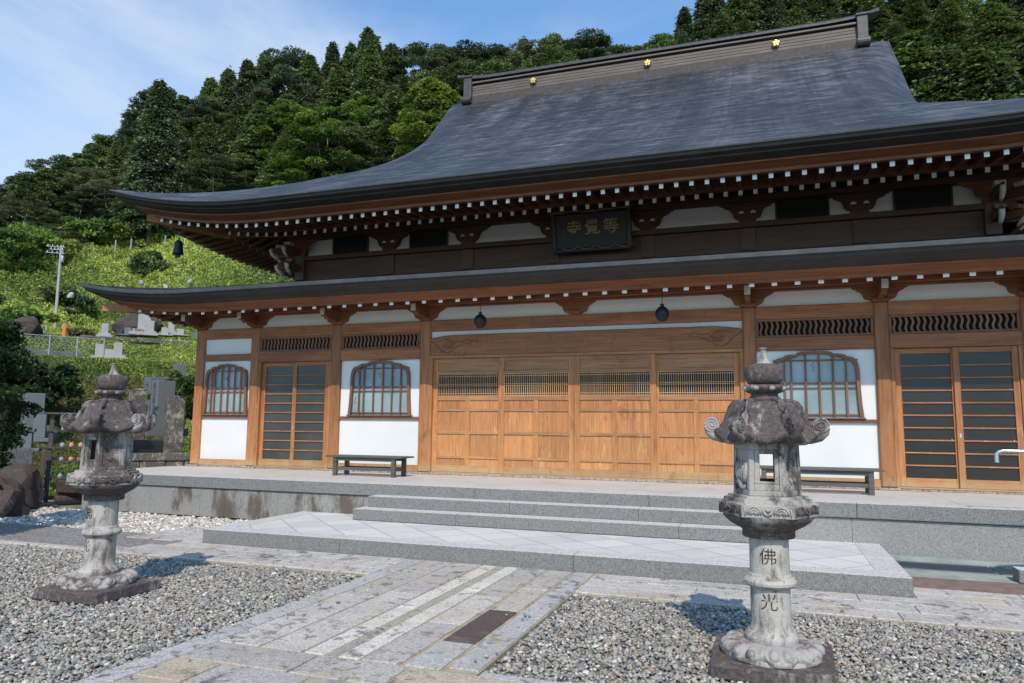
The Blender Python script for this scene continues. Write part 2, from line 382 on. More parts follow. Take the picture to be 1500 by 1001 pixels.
m_kerbd = granite('dark_speckled_granite', (.075, .078, .08), .7, .7, scale=70)
m_gold = plain('gold_leaf', (.85, .58, .16), .28, .85)
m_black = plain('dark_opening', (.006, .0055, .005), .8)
m_lacq = plain('black_lacquer', (.006, .006, .007), .5)
m_golddim = plain('dull_gold', (.26, .175, .075), .5, .4, 20, .3)
m_iron = plain('black_iron', (.022, .028, .034), .45, .5, 30, .5, .3)
def glass(name, col, rough, bs):
    m, t, b = newmat(name); p = pos(t)
    n1 = noise(t, p, 1.2, 3, .6); r = ramp(t, [(.3, tuple(x*.7 for x in col)), (.7, tuple(x*1.2 for x in col))]); t.links.new(n1, r.inputs[0])
    t.links.new(r.outputs[0], b.inputs['Base Color']); b.inputs['Roughness'].default_value = rough
    b.inputs['Specular IOR Level'].default_value = .45
    bump(t, b, noise(t, p, 90, 2, .5), bs, .004); return m
m_glassd = glass('patterned_dark_glass', (.022, .018, .015), .3, .5)
m_glassg = glass('patterned_grey_glass', (.050, .053, .045), .3, .5)
m_glassb = glass('frosted_blue_glass', (.25, .335, .35), .3, .1)
m_gran = granite('granite_sawn', (.165, .163, .157), .60, .75, top_tone=2.9)
m_gran_st = granite('granite_wall', (.23, .225, .21), .45, .8, stain=.85)
m_gran_top = granite('granite_landing_tiles', (.60, .59, .565), .16, .6, tiles=.50, grime=.12)
m_gran_l = granite('granite_pale_edge', (.50, .50, .51), .35, .7, grime=.1)
m_deck = granite('deck_stone', (.51, .48, .445), .18, .75, grime=.25, scale=90)
m_sill = granite('foundation_pebble_render', (.30, .255, .215), .7, .85, scale=60)
m_slab = granite('paving_slab', (.40, .38, .355), .40, .8, usecol=True, blotch=.75, grime=.30, scale=110)
m_mortar = plain('sandy_joint', (.34, .29, .20), .95, 0, 8, .3, .3)
m_asph = granite('old_concrete', (.20, .19, .185), .5, .9, scale=40, grime=.5)
m_ground = granite('packed_dirt', (.24, .205, .165), .4, .95, scale=30, grime=.4)
m_bed = plain('gravel_bed', (.15, .14, .13), .95, 0, 20, .4)
m_pebble = attrmat('pebbles', .7, 60, .22, .1)
m_st_pale = weathered('lantern_pale_stone', (.34, .32, .29), (.060, .046, .042), .49)
m_st_roof = weathered('lantern_roof_stone', (.34, .31, .29), (.050, .037, .035), .585, scale=4.2, vert=.3, toplich=.015)
m_st_dark = weathered('lantern_dark_stone', (.28, .255, .24), (.060, .043, .040), .60)
m_st_shaft = weathered('lantern_shaft_stone', (.40, .375, .34), (.085, .066, .057), .44, vert=.22)
m_st_base = weathered('lantern_base_stone', (.33, .31, .29), (.085, .064, .058), .48, vert=1)
m_carve = plain('carved_groove', (.038, .033, .029), .9)
m_grave = granite('grave_granite', (.12, .138, .152), .25, .65, scale=120, grime=.1)
m_gravel = granite('grave_granite_light', (.32, .32, .315), .3, .7, grime=.25)
m_oldst = weathered('old_block_stone', (.32, .29, .24), (.055, .048, .040), .56, scale=5, vert=1)
m_rock = weathered('dark_rock', (.11, .085, .072), (.040, .028, .026), .6, scale=2.5, vert=1)
m_bench = wood('bench_dark_wood', 'x', (.045, .044, .040), (.11, .105, .095), .6)
m_rackw = wood('rack_dark_wood', 'z', (.035, .028, .022), (.09, .075, .06), .75)
m_steel = plain('brushed_steel', (.60, .61, .62), .28, .95)
m_retain = plain('stained_retaining_concrete', (.13, .135, .14), .85, 0, 2, .3)
m_conc = plain('pole_concrete', (.30, .295, .285), .85, 0, 6, .12)
m_tan = plain('tan_leather', (.50, .27, .13), .6, 0, 30, .2)
m_bluegrey = plain('bluegrey_vinyl', (.24, .29, .33), .45, 0, 30, .2)
m_brownv = plain('brown_vinyl', (.17, .11, .085), .5, 0, 30, .2)
m_pink = plain('pink_petals', (.62, .33, .40), .6); m_stem = plain('green_stem', (.10, .17, .05), .6)
m_orange = plain('rust_orange', (.50, .20, .06), .8, 0, 30, .3)
m_net = plain('fence_wire', (.32, .34, .36), .5, .6)
m_brstrip = plain('brown_board', (.19, .13, .11), .8, 0, 9, .25, .2)
m_grate = plain('drain_grate', (.17, .21, .24), .5, .5)
m_drain = plain('drain_concrete', (.27, .30, .27), .85, 0, 4, .25)
m_trunk = wood('bark', 'z', (.055, .042, .034), (.20, .16, .13), .95)
m_trunkp = wood('pale_bark', 'z', (.16, .13, .11), (.34, .30, .26), .95)
m_lf_dark = leafmat('cedar_needles', (.026, .048, .034), (.19, .235, .115))
m_lf_mid = leafmat('cypress_needles', (.036, .064, .032), (.225, .285, .11))
m_lf_brt = leafmat('broadleaf', (.045, .095, .024), (.22, .30, .070), trans=.35)
m_lf_yel = leafmat('yellow_green_leaf', (.07, .11, .020), (.27, .33, .065), trans=.35)
m_lf_gry = leafmat('dry_pine_needles', (.06, .068, .038), (.20, .21, .11))
m_lf_shr = leafmat('garden_shrub_leaf', (.010, .028, .010), (.055, .115, .028))
m_slope = leafmat('slope_greenery', (.05, .095, .024), (.56, .62, .15), trans=.35, dry=(.70, .70, .50))
m_slopedry = leafmat('dry_bank_greenery', (.09, .085, .030), (.27, .245, .10), trans=.25)
# ------------------------------------------------------------------ the temple hall
HX0, HX1, HY1, CX, RY = -1.52, 15.17, 18.86, 6.825, 9.43
GZ = -.66
hall = thing('temple_hall', 'large wooden temple hall with two-tier sweeping dark grey roof and white plaster panels', 'temple', (0, 0, 0))
def lift(s, Lc, rng):            # upturn of the eave towards a corner, s = metres from the corner
    return Lc*max(0., 1-s/rng)**2.1
class Eave:
    def __init__(s, e, z, Lc, rng): s.x0, s.x1, s.y0, s.y1 = HX0+0-e, HX1+e, -e, HY1+e; s.z = z; s.Lc = Lc; s.rng = rng
    def lz(s, x, y):
        a = min(x-s.x0, s.x1-x); b = min(y-s.y0, s.y1-y)
        return lift(max(a, b), s.Lc, s.rng)
EL = Eave(1.57, 3.425, .27, 2.7); EU = Eave(1.30, 5.19, .53, 3.7)
def eave_ring(E, prof, name, mat, parent, ns=60, smooth=False):
    """sweep a section (inset, dz) round the eave with mitred corners"""
    mb = MB()
    for side in range(4):
        rows = []
        for k in range(ns+1):
            u = k/ns; u = .5-.5*math.cos(PI*u)
            row = []
            for ins, dz in prof:
                xa, xb, ya, yb = E.x0+ins, E.x1-ins, E.y0+ins, E.y1-ins
                x, y = [(xa+(xb-xa)*u, ya), (xb, ya+(yb-ya)*u), (xb-(xb-xa)*u, yb), (xa, yb-(yb-ya)*u)][side]
                row.append((x, y, E.z+dz+E.lz(x, y)))
            rows.append(row)
        n = len(prof)
        vs = [p for r in rows for p in r]
        fs = [(i*n+j, i*n+j+1, (i+1)*n+j+1, (i+1)*n+j) for i in range(ns) for j in range(n-1)]
        mb.add(vs, fs)
    return mb.build(name, mat, parent, smooth)
def grid_mesh(name, mat, parent, P, UVf, smooth=True, thick=0):
    """P[i][j] points"""
    ni, nj = len(P), len(P[0]); me = bpy.data.meshes.new(name)
    vs = [p for r in P for p in r]; fs = [(i*nj+j, i*nj+j+1, (i+1)*nj+j+1, (i+1)*nj+j) for i in range(ni-1) for j in range(nj-1)]
    me.from_pydata(vs, [], fs); me.materials.append(mat)
    uv = me.uv_layers.new(name='UVMap'); U = [u for r in UVf for u in r]
    for l in me.loops: uv.data[l.index].uv = U[l.vertex_index]
    if smooth: me.polygons.foreach_set('use_smooth', [True]*len(fs))
    o = bpy.data.objects.new(name, me); COL.objects.link(o); o.parent = parent
    return o

# ---- lower roof: a skirt all round, from the eave up to the upper storey
def Flow(d): return .235*d+.002*d*d
def lower_roof():
    D = 3.25; nd = 10
    r = None
    for side in range(4):
        P, U = [], []
        Lx = (EL.x1-EL.x0) if side % 2 == 0 else (EL.y1-EL.y0)
        ns = 90
        for k in range(ns+1):
            u = .5-.5*math.cos(PI*k/ns); row, ru = [], []
            for j in range(nd+1):
                d = D*j/nd; t = d+(Lx-2*d)*u
                x, y = [(EL.x0+t, EL.y0+d), (EL.x1-d, EL.y0+t), (EL.x1-t, EL.y1-d), (EL.x0+d, EL.y1-t)][side]
                lz = EL.lz(x, y)*max(0, 1-d/2.6)
                row.append((x, y, EL.z+Flow(d)+lz)); ru.append((t, d))
            P.append(row); U.append(ru)
        grid_mesh('lower_roof', m_roofl, hall, P, U)
lower_roof()
eave_ring(EL, [(0, 0), (-.012, -.012), (-.005, -.065), (.05, -.07)], 'roof_edge', m_fasciatop, hall)
eave_ring(EL, [(.05, -.07), (.06, -.12), (.19, -.155), (.20, -.175), (.37, -.215)], 'eave_fascia', m_fascia, hall)
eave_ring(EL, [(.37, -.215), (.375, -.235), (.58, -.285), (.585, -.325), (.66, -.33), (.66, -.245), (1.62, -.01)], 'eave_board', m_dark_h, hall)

# ---- upper roof: hip-and-gable, concave, verge rolling down at the gable
def Fup(d): return .42*d+.0189*d*d
VX = 6.725            # half width at the verge
_dy = [1.3, 1.8, 2.4, 3.1, 3.8, 4.6, 5.6, 6.68, 7.4, 8.3, 9.43]; _dd = [0, 0, .06, .24, .50, .76, .88, .78, .58, .30, .04]
def vdrop(y): return float(np.interp(y, _dy, _dd))
def upper_roof():
    ny, nx = 70, 150
    for back in (0, 1):
        P, U = [], []
        for i in range(ny+1):
            y = EU.y0+(RY-EU.y0)*(i/ny); d = y-EU.y0
            half = min((EU.x1-EU.x0)/2-d, 9e9); half = max(half, VX) if d < 3 else VX
            hw = (EU.x1-EU.x0)/2-d
            half = hw if hw > VX else VX
            row, ru = [], []; sl = 0
            for j in range(nx+1):
                u = -1+2*j/nx; u = math.sin(u*PI/2)*.5+u*.5
                x = CX+half*u; ax = abs(x-CX)
                wv = float(np.interp(y, [1.5, 4, 9.43], [1.7, 1.5, .72]))
                tt = max(0., (ax-(VX-wv))/wv); dr = vdrop(y)*min(1, tt)**2.0
                z = EU.z+Fup(d)+EU.lz(x, y)*max(0, 1-d/5.5)-dr
                row.append((x, y if not back else 2*RY-y, z)); ru.append((x, d*1.12+.03*d*d))
            P.append(row); U.append(ru)
        if back: P = [r[::-1] for r in P]; U = [r[::-1] for r in U]
        grid_mesh('upper_roof', m_roof, hall, P, U)
    for s in (-1, 1):      # side skirts under the gables
        P, U = [], []
        for i in range(25):
            d = 4.3*i/24; row, ru = [], []
            ya, yb = EU.y0+d, EU.y1-d
            for j in range(81):
                u = .5-.5*math.cos(PI*j/80); y = ya+(yb-ya)*u
                x = EU.x0+d if s < 0 else EU.x1-d
                z = EU.z+Fup(d)+EU.lz(x, y)*max(0, 1-d/5.5)-(.02 if d > 3.0 else 0)
                row.append((x, y, z)); ru.append((y, d*1.12+.03*d*d))
            P.append(row); U.append(ru)
        grid_mesh('upper_roof', m_roof, hall, P, U)
        # verge edge, barge board and gable wall
        prof = []
        for i in range(41):
            y = 2.7+(RY-2.7)*i/40; d = y-EU.y0
            prof.append((y, EU.z+Fup(d)-vdrop(y)))
        pts = prof+[(2*RY-y, z) for y, z in prof[::-1][1:]]
        xv = CX+s*VX
        for nm, mat, x_in, z1, z2, th in (('verge_edge', m_fascia, 0, -.004, -.24, .16), ('barge_board', m_dark_y, .20, -.2, -.62, .07)):
            mb = MB()
            for (ya, za), (yb, zb) in zip(pts[:-1], pts[1:]):
                a, b_ = xv-s*x_in, xv-s*(x_in+th)
                vs = [(a, ya, za+z1), (a, yb, zb+z1), (a, yb, zb+z2), (a, ya, za+z2), (b_, ya, za+z1), (b_, yb, zb+z1), (b_, yb, zb+z2), (b_, ya, za+z2)]
                mb.add(vs, [(0, 1, 2, 3), (4, 7, 6, 5), (3, 2, 6, 7), (0, 4, 5, 1)])
            mb.build(nm, mat, hall)
        mb = MB(); xg = CX+s*(VX-1.0); n = len(pts)
        vs = [(xg, y, max(6.9, z-.75)) for y, z in pts]+[(xg, y, 6.9) for y, z in pts]
        mb.add(vs, [(i, i+1, n+i+1, n+i) for i in range(n-1)])
        mb.build('gable_wall', m_plaster, hall)
upper_roof()
eave_ring(EU, [(0, 0), (-.012, -.012), (-.005, -.03), (.03, -.035)], 'roof_edge', m_fasciatop, hall)
eave_ring(EU, [(.03, -.035), (.04, -.08), (.15, -.105), (.16, -.125), (.35, -.175)], 'eave_fascia', m_fascia, hall)
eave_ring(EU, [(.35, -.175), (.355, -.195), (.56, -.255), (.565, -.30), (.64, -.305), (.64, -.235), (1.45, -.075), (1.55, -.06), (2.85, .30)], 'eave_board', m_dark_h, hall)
# kioi beam between the two rows of rafters
eave_ring(EU, [(1.50, -.05), (1.50, -.205), (1.53, -.225), (1.64, -.225), (1.64, -.02)], 'rafter_beam', m_dark_h, hall)

# ---- ridge
rg_ = []
def ridge():
    x0, x1 = CX-5.92, CX+5.92; z = 11.74
    mb = MB()
    mb.box(x0, x1, RY-.30, RY+.30, z-.15, z+.16); mb.build('ridge_base', m_ridgebase, hall, bevel=.02)
    mb = MB()
    for k in range(4): mb.box(x0, x1, RY-.24+.012*k, RY+.24-.012*k, z+.162+.1*k, z+.252+.1*k)
    mb.build('ridge_boards', m_ridge, hall, bevel=.012)
    mb = MB(); mb.box(x0, x1, RY-.17, RY+.17, z+.563, z+.61, 1); mb.box(x0, x1, RY-.27, RY+.27, z+.61, z+.67); mb.box(x0, x1, RY-.18, RY+.18, z+.67, z+.715, 1)
    mb.build('ridge_boards', [m_ridge, m_black], hall, bevel=.006)
    # cap with upswept ends
    mb = MB(); sec = [(-.33, 0), (-.33, .05), (-.22, .15), (0, .19), (.22, .15), (.33, .05), (.33, 0)]
    n = len(sec); vs = []; K = 80
    for i in range(K+1):
        x = CX-6.50+13.0*i/K; a = max(0, abs(x-CX)-5.0); up = .05*(a/1)**2*1.0+(.13*max(0, abs(x-CX)-5.95)/.55 if abs(x-CX) > 5.95 else 0)
        ws = 1 if abs(x-CX) < 6.1 else max(.45, 1-(abs(x-CX)-6.1)*1.3)
        for (yy, zz) in sec: vs.append((x, RY+yy*ws, z+.717+zz*(.85 if ws < 1 else 1)+up))
    fs = [(i*n+j, i*n+(j+1) % n, (i+1)*n+(j+1) % n, (i+1)*n+j) for i in range(K) for j in range(n)]+[tuple(range(n))[::-1], tuple(K*n+j for j in range(n))]
    mb.add(vs, fs); mb.build('ridge_cap', m_ridgedark, hall)
    for s in (-1, 1):
        xe = CX+s*6.03
        mb = MB(); mb.box(xe-.14, xe+.14, RY-.36, RY+.36, z-.12, z+.85)
        mb.box(xe-.17, xe+.17, RY-.40, RY+.40, z+.80, z+.86)
        mb.tube([(xe-.17, RY-.40, z-.02), (xe+.17, RY-.40, z-.02)], .13, 14); mb.tube([(xe-.17, RY+.40, z-.02), (xe+.17, RY+.40, z-.02)], .13, 14)
        mb.build('ridge_end_block', m_ridgedark, hall, bevel=.015)
    for x in (3.1, 6.81, 10.55):   # gold five petal crests
        mb = MB(); cy = RY-.30; cz = z+.37
        for k in range(5):
            a = PI/2+2*PI*k/5; px, pz = x+.064*math.cos(a), cz+.064*math.sin(a)
            prof = [(.001, -.05), (.034, -.045), (.050, -.02), (.050, .03)]
            vs = []
            for r, yy in prof:
                for q in range(12): vs.append((px+r*math.cos(2*PI*q/12), cy+yy, pz+r*math.sin(2*PI*q/12)))
            mb.add(vs, [(i*12+q, i*12+(q+1) % 12, (i+1)*12+(q+1) % 12, (i+1)*12+q) for i in range(3) for q in range(12)])
        vs = []
        for r, yy in [(.001, -.065), (.03, -.06), (.035, -.03)]:
            for q in range(12): vs.append((x+r*math.cos(2*PI*q/12), cy+yy, cz+r*math.sin(2*PI*q/12)))
        mb.add(vs, [(i*12+q, i*12+(q+1) % 12, (i+1)*12+(q+1) % 12, (i+1)*12+q) for i in range(2) for q in range(12)])
        mb.tube([(x, cy+.005, cz), (x, cy+.06, cz)], .085, 20)
        mb.build('roof_crest', m_gold, hall, smooth='angle')
ridge()

# ---- rafters with white painted ends (one mesh each kind, a copy for every rafter)
def rafter_proto(name, length, slope, w_, h, back=(0, 1)):
    mb = MB(); n = 1
    sec = [(-w_/2, -h/2), (w_/2, -h/2), (w_/2, h/2), (-w_/2, h/2)]
    vs = [(a, 0, c) for a, c in sec]+[(a, length, c+slope*length) for a, c in sec]
    mb.add(vs, [(0, 3, 2, 1)[::-1], (4, 5, 6, 7), (0, 1, 5, 4), (1, 2, 6, 5), (2, 3, 7, 6), (3, 0, 4, 7)])
    r = mb.build(name, m_dark_y, hall)
    e = MB(); e.box(-w_/2-.001, w_/2+.001, -.005, -.0005, -h/2-.001, h/2+.001); c = e.build('end_cap', m_endcap, r)
    return r
def rafters(name, E, ins, dz, length, slope, w_, h, x_ref, sp, side_n):
    pr = rafter_proto(name, length, slope, w_, h); first = True
    k0 = math.ceil((E.x0+ins+.10-x_ref)/sp); k1 = math.floor((E.x1-ins-.10-x_ref)/sp)
    items = [(x_ref+k*sp, E.y0+ins, 0) for k in range(k0, k1+1)]
    items += [(E.x0+ins, E.y0+ins+.16+k*sp, -PI/2) for k in range(side_n)]
    for x, y, rz in items:
        o = pr if first else pr.copy()
        if not first:
            COL.objects.link(o); o.parent = hall
            c = pr.children[0].copy(); COL.objects.link(c); c.parent = o
        first = False
        # rafters near a corner stop against the hip rafter
        if rz == 0: room = min(x-(E.x0+ins), (E.x1-ins)-x)
        else: room = y-(E.y0+ins)
        sc = min(1., (room+.03)/length) if room < length else 1.
        o.location = (x, y, E.z+dz+E.lz(x, y)); o.rotation_euler = (0, 0, rz); o.scale = (1, sc, 1)
        for c in o.children: c.scale = (1, 1/sc, 1)
rafters('eave_rafter', EL, .68, -.335, 1.05, .245, .075, .085, 4.30, .325, 8)
rafters('flying_rafter', EU, .66, -.335, .98, .165, .066, .080, 8.205, .2438, 20)
rafters('base_rafter', EU, 1.60, -.275, 1.35, .29, .066, .080, 8.205, .2438, 17)
# hip rafters with raw sawn ends
def hip(E, i0, i1, dz0, dz1, h, w_=.13):
    for sx in (-1,):
        a = Vector((E.x0+i0, E.y0+i0, E.z+dz0+E.lz(E.x0+i0, E.y0+i0))); b = Vector((E.x0+i1, E.y0+i1, E.z+dz1))
        mb = MB(); mb.beam(a, b, w_, h); mb.build('hip_rafter', m_door_h, hall, bevel=.006)
        a2 = Vector((E.x1-i0, a.y, a.z)); b2 = Vector((E.x1-i1, b.y, b.z))
        mb = MB(); mb.beam(a2, b2, w_, h); mb.build('hip_rafter', m_dark_y, hall, bevel=.006)
hip(EL, .30, 1.75, -.42, -.13, .15); hip(EU, .52, 1.7, -.37, -.17, .15); hip(EU, 1.45, 3.0, -.36, .12, .15)

# ---- lower storey
cols = [-1.415, 0, 1.95, 3.9, 9.75, 11.7, 13.65, 15.065]
for x in cols:
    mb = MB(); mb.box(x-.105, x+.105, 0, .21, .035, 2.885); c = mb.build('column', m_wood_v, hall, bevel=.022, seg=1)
    mb = MB(); mb.box(x-.15, x+.15, -.045, .25, 0.002, .034); mb.build('base_stone', m_sill, c, bevel=.01)
mb = MB(); mb.box(-1.6, 15.25, .03, .28, .001, .03); mb.build('foundation', m_sill, hall)
def between(a, b): return cols[a]+.106, cols[b]-.106
bays = [(0, 1), (1, 2), (2, 3), (3, 4), (4, 5), (5, 6), (6, 7)]
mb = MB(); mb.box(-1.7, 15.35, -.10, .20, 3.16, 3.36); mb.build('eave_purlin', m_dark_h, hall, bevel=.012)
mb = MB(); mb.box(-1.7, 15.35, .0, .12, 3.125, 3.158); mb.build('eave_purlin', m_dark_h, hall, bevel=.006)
mb = MB(); mb.box(-1.45, 15.1, .07, .13, 2.886, 3.122); mb.build('frieze_panel', m_plaster, hall)
mb = MB(); mb.box(-1.5, 15.15, .20, 1.6, 3.37, 3.42); mb.build('ceiling_board', m_dark_y, hall)
for a, b in bays:
    x0, x1 = between(a, b)
    mb = MB(); mb.box(x0, x1, .022, .19, 2.672, 2.884); mb.build('tie_beam', m_wood_h, hall, bevel=.008)
def kumo(mb, x, y0, y1, poly, mi=0):
    full = [(x+p, q) for p, q in poly]+[(x-p, q) for p, q in poly[::-1]]
    mb.prism(full, lambda p, q, t: (p, t, q), y1, y0, mi)
def arc(cx, cz, r, a0, a1, n, sx=1):
    return [(cx+sx*r*math.cos(math.radians(a0+(a1-a0)*i/n)), cz+r*math.sin(math.radians(a0+(a1-a0)*i/n))) for i in range(n+1)]
LOW = [(.40, 3.124), (.385, 3.095), (.345, 3.085), (.335, 3.065), (.295, 3.052), (.262, 3.03), (.245, 3.0), (.236, 2.965), (.215, 2.938), (.185, 2.925), (.155, 2.922), (.135, 2.905), (.115, 2.886)]
def lower_bracket(x, nose=True, sc=1.):
    mb = MB(); kumo(mb, x, .005, .075, [(p*sc, z) for p, z in LOW]); b = mb.build('bracket', m_dark_h, hall, bevel=.006)
    mb = MB(); mb.box(x-.12, x+.12, -.022, .004, 2.888, 2.955); mb.build('bearing_block', m_dark_h, b, bevel=.012)
    if nose:
        mb = MB()
        poly = [(0, 3.155), (-.50, 3.155), (-.52, 3.14), (-.52, 3.00), (-.46, 2.985), (-.40, 2.97), (-.35, 2.93), (-.25, 2.955), (-.12, 2.93), (0, 2.90)]
        mb.prism(poly, lambda p, q, t: (t, p, q), x-.045, x+.045); n = mb.build('beam_nose', m_dark_y, hall, bevel=.006)
        mb = MB(); mb.box(x-.047, x+.047, -.526, -.5215, 2.998, 3.142)
        mb.build('end_cap', m_nosegrey, n)
for x in cols: lower_bracket(x)
lower_bracket(CX, nose=False, sc=.92)
for s in (-1, 1):    # corner nosings running along the wall
    mb = MB(); xx = cols[0]-.1 if s < 0 else cols[-1]+.1
    poly = [(0, 3.155), (.32, 3.155), (.36, 3.08), (.30, 3.02), (.22, 3.0), (.2, 2.95), (.1, 2.92), (0, 2.80)]
    mb.prism([(xx+s*p, q) for p, q in poly], lambda p, q, t: (p, t, q), .06, .15); mb.build('beam_nose', m_dark_h, hall, bevel=.006)
    poly = [(0, 2.86), (.18, 2.86), (.24, 2.80), (.20, 2.74), (.12, 2.72), (0, 2.68)]
    mb = MB(); mb.prism([(xx+s*p, q) for p, q in poly], lambda p, q, t: (p, t, q), .06, .15); mb.build('beam_nose', m_nosegrey, hall, bevel=.006)

def transom(x0, x1):
    fr = MB()
    fr.box(x0, x1, .035, .16, 2.635, 2.67); fr.box(x0, x1, .035, .16, 2.372, 2.405)
    fr.box(x0, x0+.04, .036, .159, 2.406, 2.634); fr.box(x1-.04, x1, .036, .159, 2.406, 2.634)
    t = fr.build('transom', m_frame, hall, bevel=.006)
    mb = MB(); n = round((x1-x0-.08)/.081); 
    for i in range(n):
        cx = x0+.04+(i+.5)*(x1-x0-.08)/n; K = 10; vs = []
        for k in range(K+1):
            z = 2.404+.232*k/K; off = .013*math.sin(2*PI*(k/K)*1.25+2.6)
            vs += [(cx+off-.0165, .07, z), (cx+off+.0165, .07, z), (cx+off+.0165, .1, z), (cx+off-.0165, .1, z)]
        fs = [(k*4+a, k*4+(a+1) % 4, (k+1)*4+(a+1) % 4, (k+1)*4+a) for k in range(K) for a in range(4)]
        mb.add(vs, fs)
    mb.build('wavy_slats', m_frame, t, smooth='angle')
    mb = MB(); mb.box(x0+.03, x1-.03, .15, .155, 2.4, 2.64); mb.build('backing', m_black, t)
    mb = MB(); mb.box(x0, x1, .012, .19, 2.155, 2.370); mb.build('lintel', m_wood_h, hall, bevel=.01)
def sliding_doors(x0, x1, lab):
    xm = (x0+x1)/2
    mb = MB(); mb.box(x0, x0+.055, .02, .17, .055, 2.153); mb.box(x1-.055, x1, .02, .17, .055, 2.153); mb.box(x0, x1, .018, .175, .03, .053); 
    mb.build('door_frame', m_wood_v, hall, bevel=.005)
    for k, (a, b, y) in enumerate(((x0+.057, xm+.03, .085), (xm-.03, x1-.057, .045))):
        d = MB(); st = .085; z0, z1 = .056, 2.15; th = .036
        d.box(a, a+st, y, y+th, z0, z1); d.box(b-st, b, y, y+th, z0, z1)
        d.box(a+st, b-st, y+.001, y+th-.001, 2.068, z1, 1); d.box(a+st, b-st, y+.001, y+th-.001, z0, .188, 1)
        for j in range(9):
            z = .188+(2.068-.188)*(j+1)/10
            d.box(a+st, b-st, y+.004, y+.024, z-.011, z+.011, 1)
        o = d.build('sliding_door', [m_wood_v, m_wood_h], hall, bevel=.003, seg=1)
        g = MB(); g.box(a+st-.005, b-st+.005, y+.026, y+.031, .18, 2.075); g.build('glass_pane', m_glassd if lab == 'r' else m_glassg, o)
        h = MB(); hx = (b-st/2 if k == 0 else a+st/2); h.box(hx-.012, hx+.012, y-.004, y+.001, .80, .86); 
        if lab == 'r' : h.box((b-.13), (b-.118), y-.004, y+.0235, .755, .775)
        h.build('finger_pull', m_steel, o)
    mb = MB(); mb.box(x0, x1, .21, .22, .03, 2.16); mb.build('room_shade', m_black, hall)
def bell_outline(w2, zt, zb, flare):
    """half outline of a flame-head window opening, from top centre down to the sill"""
    H = zt-zb; P = [(0, zt+.012), (.03, zt)]
    P += [(w2*.20, zt-.002), (w2*.30, zt-.008), (w2*.37, zt-.022), (w2*.42, zt-.05)]
    P += [(w2*.48, zt-.047), (w2*.58, zt-.052), (w2*.66, zt-.068), (w2*.71, zt-.10)]
    P += [(w2*.76, zt-.098), (w2*.83, zt-.115), (w2*.89, zt-.15), (w2*.93, zt-.21), (w2*.95, zt-.30)]
    P += [(w2*.955, zt-.45), (w2*.965, zt-.65), (w2*.98, zb+.2), (w2*(1+flare), zb)]
    return P
def flame_window(xc, w2, zt=2.135, zb=1.085, n_v=None, marks=True):
    out = bell_outline(w2, zt, zb, .01)
    inn = [(p*(1-.055/w2) if True else p, min(q, zt)-.045*(1 if q > zb+.01 else 0)) for p, q in out]
    inn[-1] = (inn[-1][0], zb+.0)
    def full(P): return [(xc+p, q) for p, q in P]+[(xc-p, q) for p, q in P[::-1][:-1]]
    A, B = full(out), full(inn); n = len(A)
    w_ = MB(); ys = (.012, .074)
    vs = [(p, ys[0], q) for p, q in A]+[(p, ys[0], q) for p, q in B]+[(p, ys[1], q) for p, q in A]+[(p, ys[1], q) for p, q in B]
    fs = []
    for i in range(n-1):
        j = i+1
        fs += [(i, j, n+j, n+i), (i, 2*n+i, 2*n+j, j), (n+i, n+j, 3*n+j, 3*n+i)]
    fs += [(0, n-1, 2*n-1, n), (0, 2*n, 3*n-1, n-1), (n, 2*n-1, 4*n-1, 3*n)]
    w_.add(vs, fs)
    o = w_.build('window', m_frame, hall)
    s = MB(); s.box(xc-w2-.03, xc+w2+.03, .004, .072, zb-.02, zb); s.build('sill', m_frame, o)
    g = MB(); vs = [(p, .070, q) for p, q in B]; g.add(vs, [tuple(range(n))[::-1]]); g.build('glass_pane', m_glassb, o)
    mt = MB()
    def top_at(x):
        P = inn; ax = abs(x-xc)
        for (a, b) in zip(P[:-1], P[1:]):
            if a[0] <= ax <= b[0]+1e-9: return a[1]+(b[1]-a[1])*((ax-a[0])/max(1e-6, b[0]-a[0]))
        return zb+.3
    wi = w2*.93
    for r in (-.72, -.56, -.22, .10, .42, .72) if n_v is None else n_v:
        x = xc+r*wi; mt.box(x-.014, x+.014, .024, .046, zb, top_at(x)+.01)
    for z in (zb+.045, zb+.465, zb+.54, zt-.145):
        mt.box(xc-wi*.99, xc+wi*.99, .047, .058, z-.011, z+.011)
    mt.build('muntins', m_frame, o)
    if marks:
        mk = MB(); rr = random.Random(int(xc*100))
        for (cx, cz) in ((xc-wi*.86, zb+.28), (xc-wi*.80, zb+.78), (xc-wi*.05, zt-.26)):
            for _ in range(9):
                a = rr.random()*6.3; q = .015+.045*rr.random()
                mk.box(cx+q*math.cos(a)*.5-.004, cx+q*math.cos(a)*.5+.006, .0655, .0685, cz+q*math.sin(a)*1.5-.006, cz+q*math.sin(a)*1.5+.01)
        mk.build('paper_decal', m_iron, o)
def wall_below(x0, x1, top):
    mb = MB(); mb.box(x0, x1, .075, .13, .155, top); mb.build('plaster_wall', m_plaster, hall)
    mb = MB(); mb.box(x0, x1, .03, .16, .032, .150); mb.build('sill_beam', m_wood_h, hall, bevel=.006)
    mb = MB(); mb.box(x0, x1, .035, .074, 1.005, 1.060); mb.build('window_rail', m_frame, hall, bevel=.004)
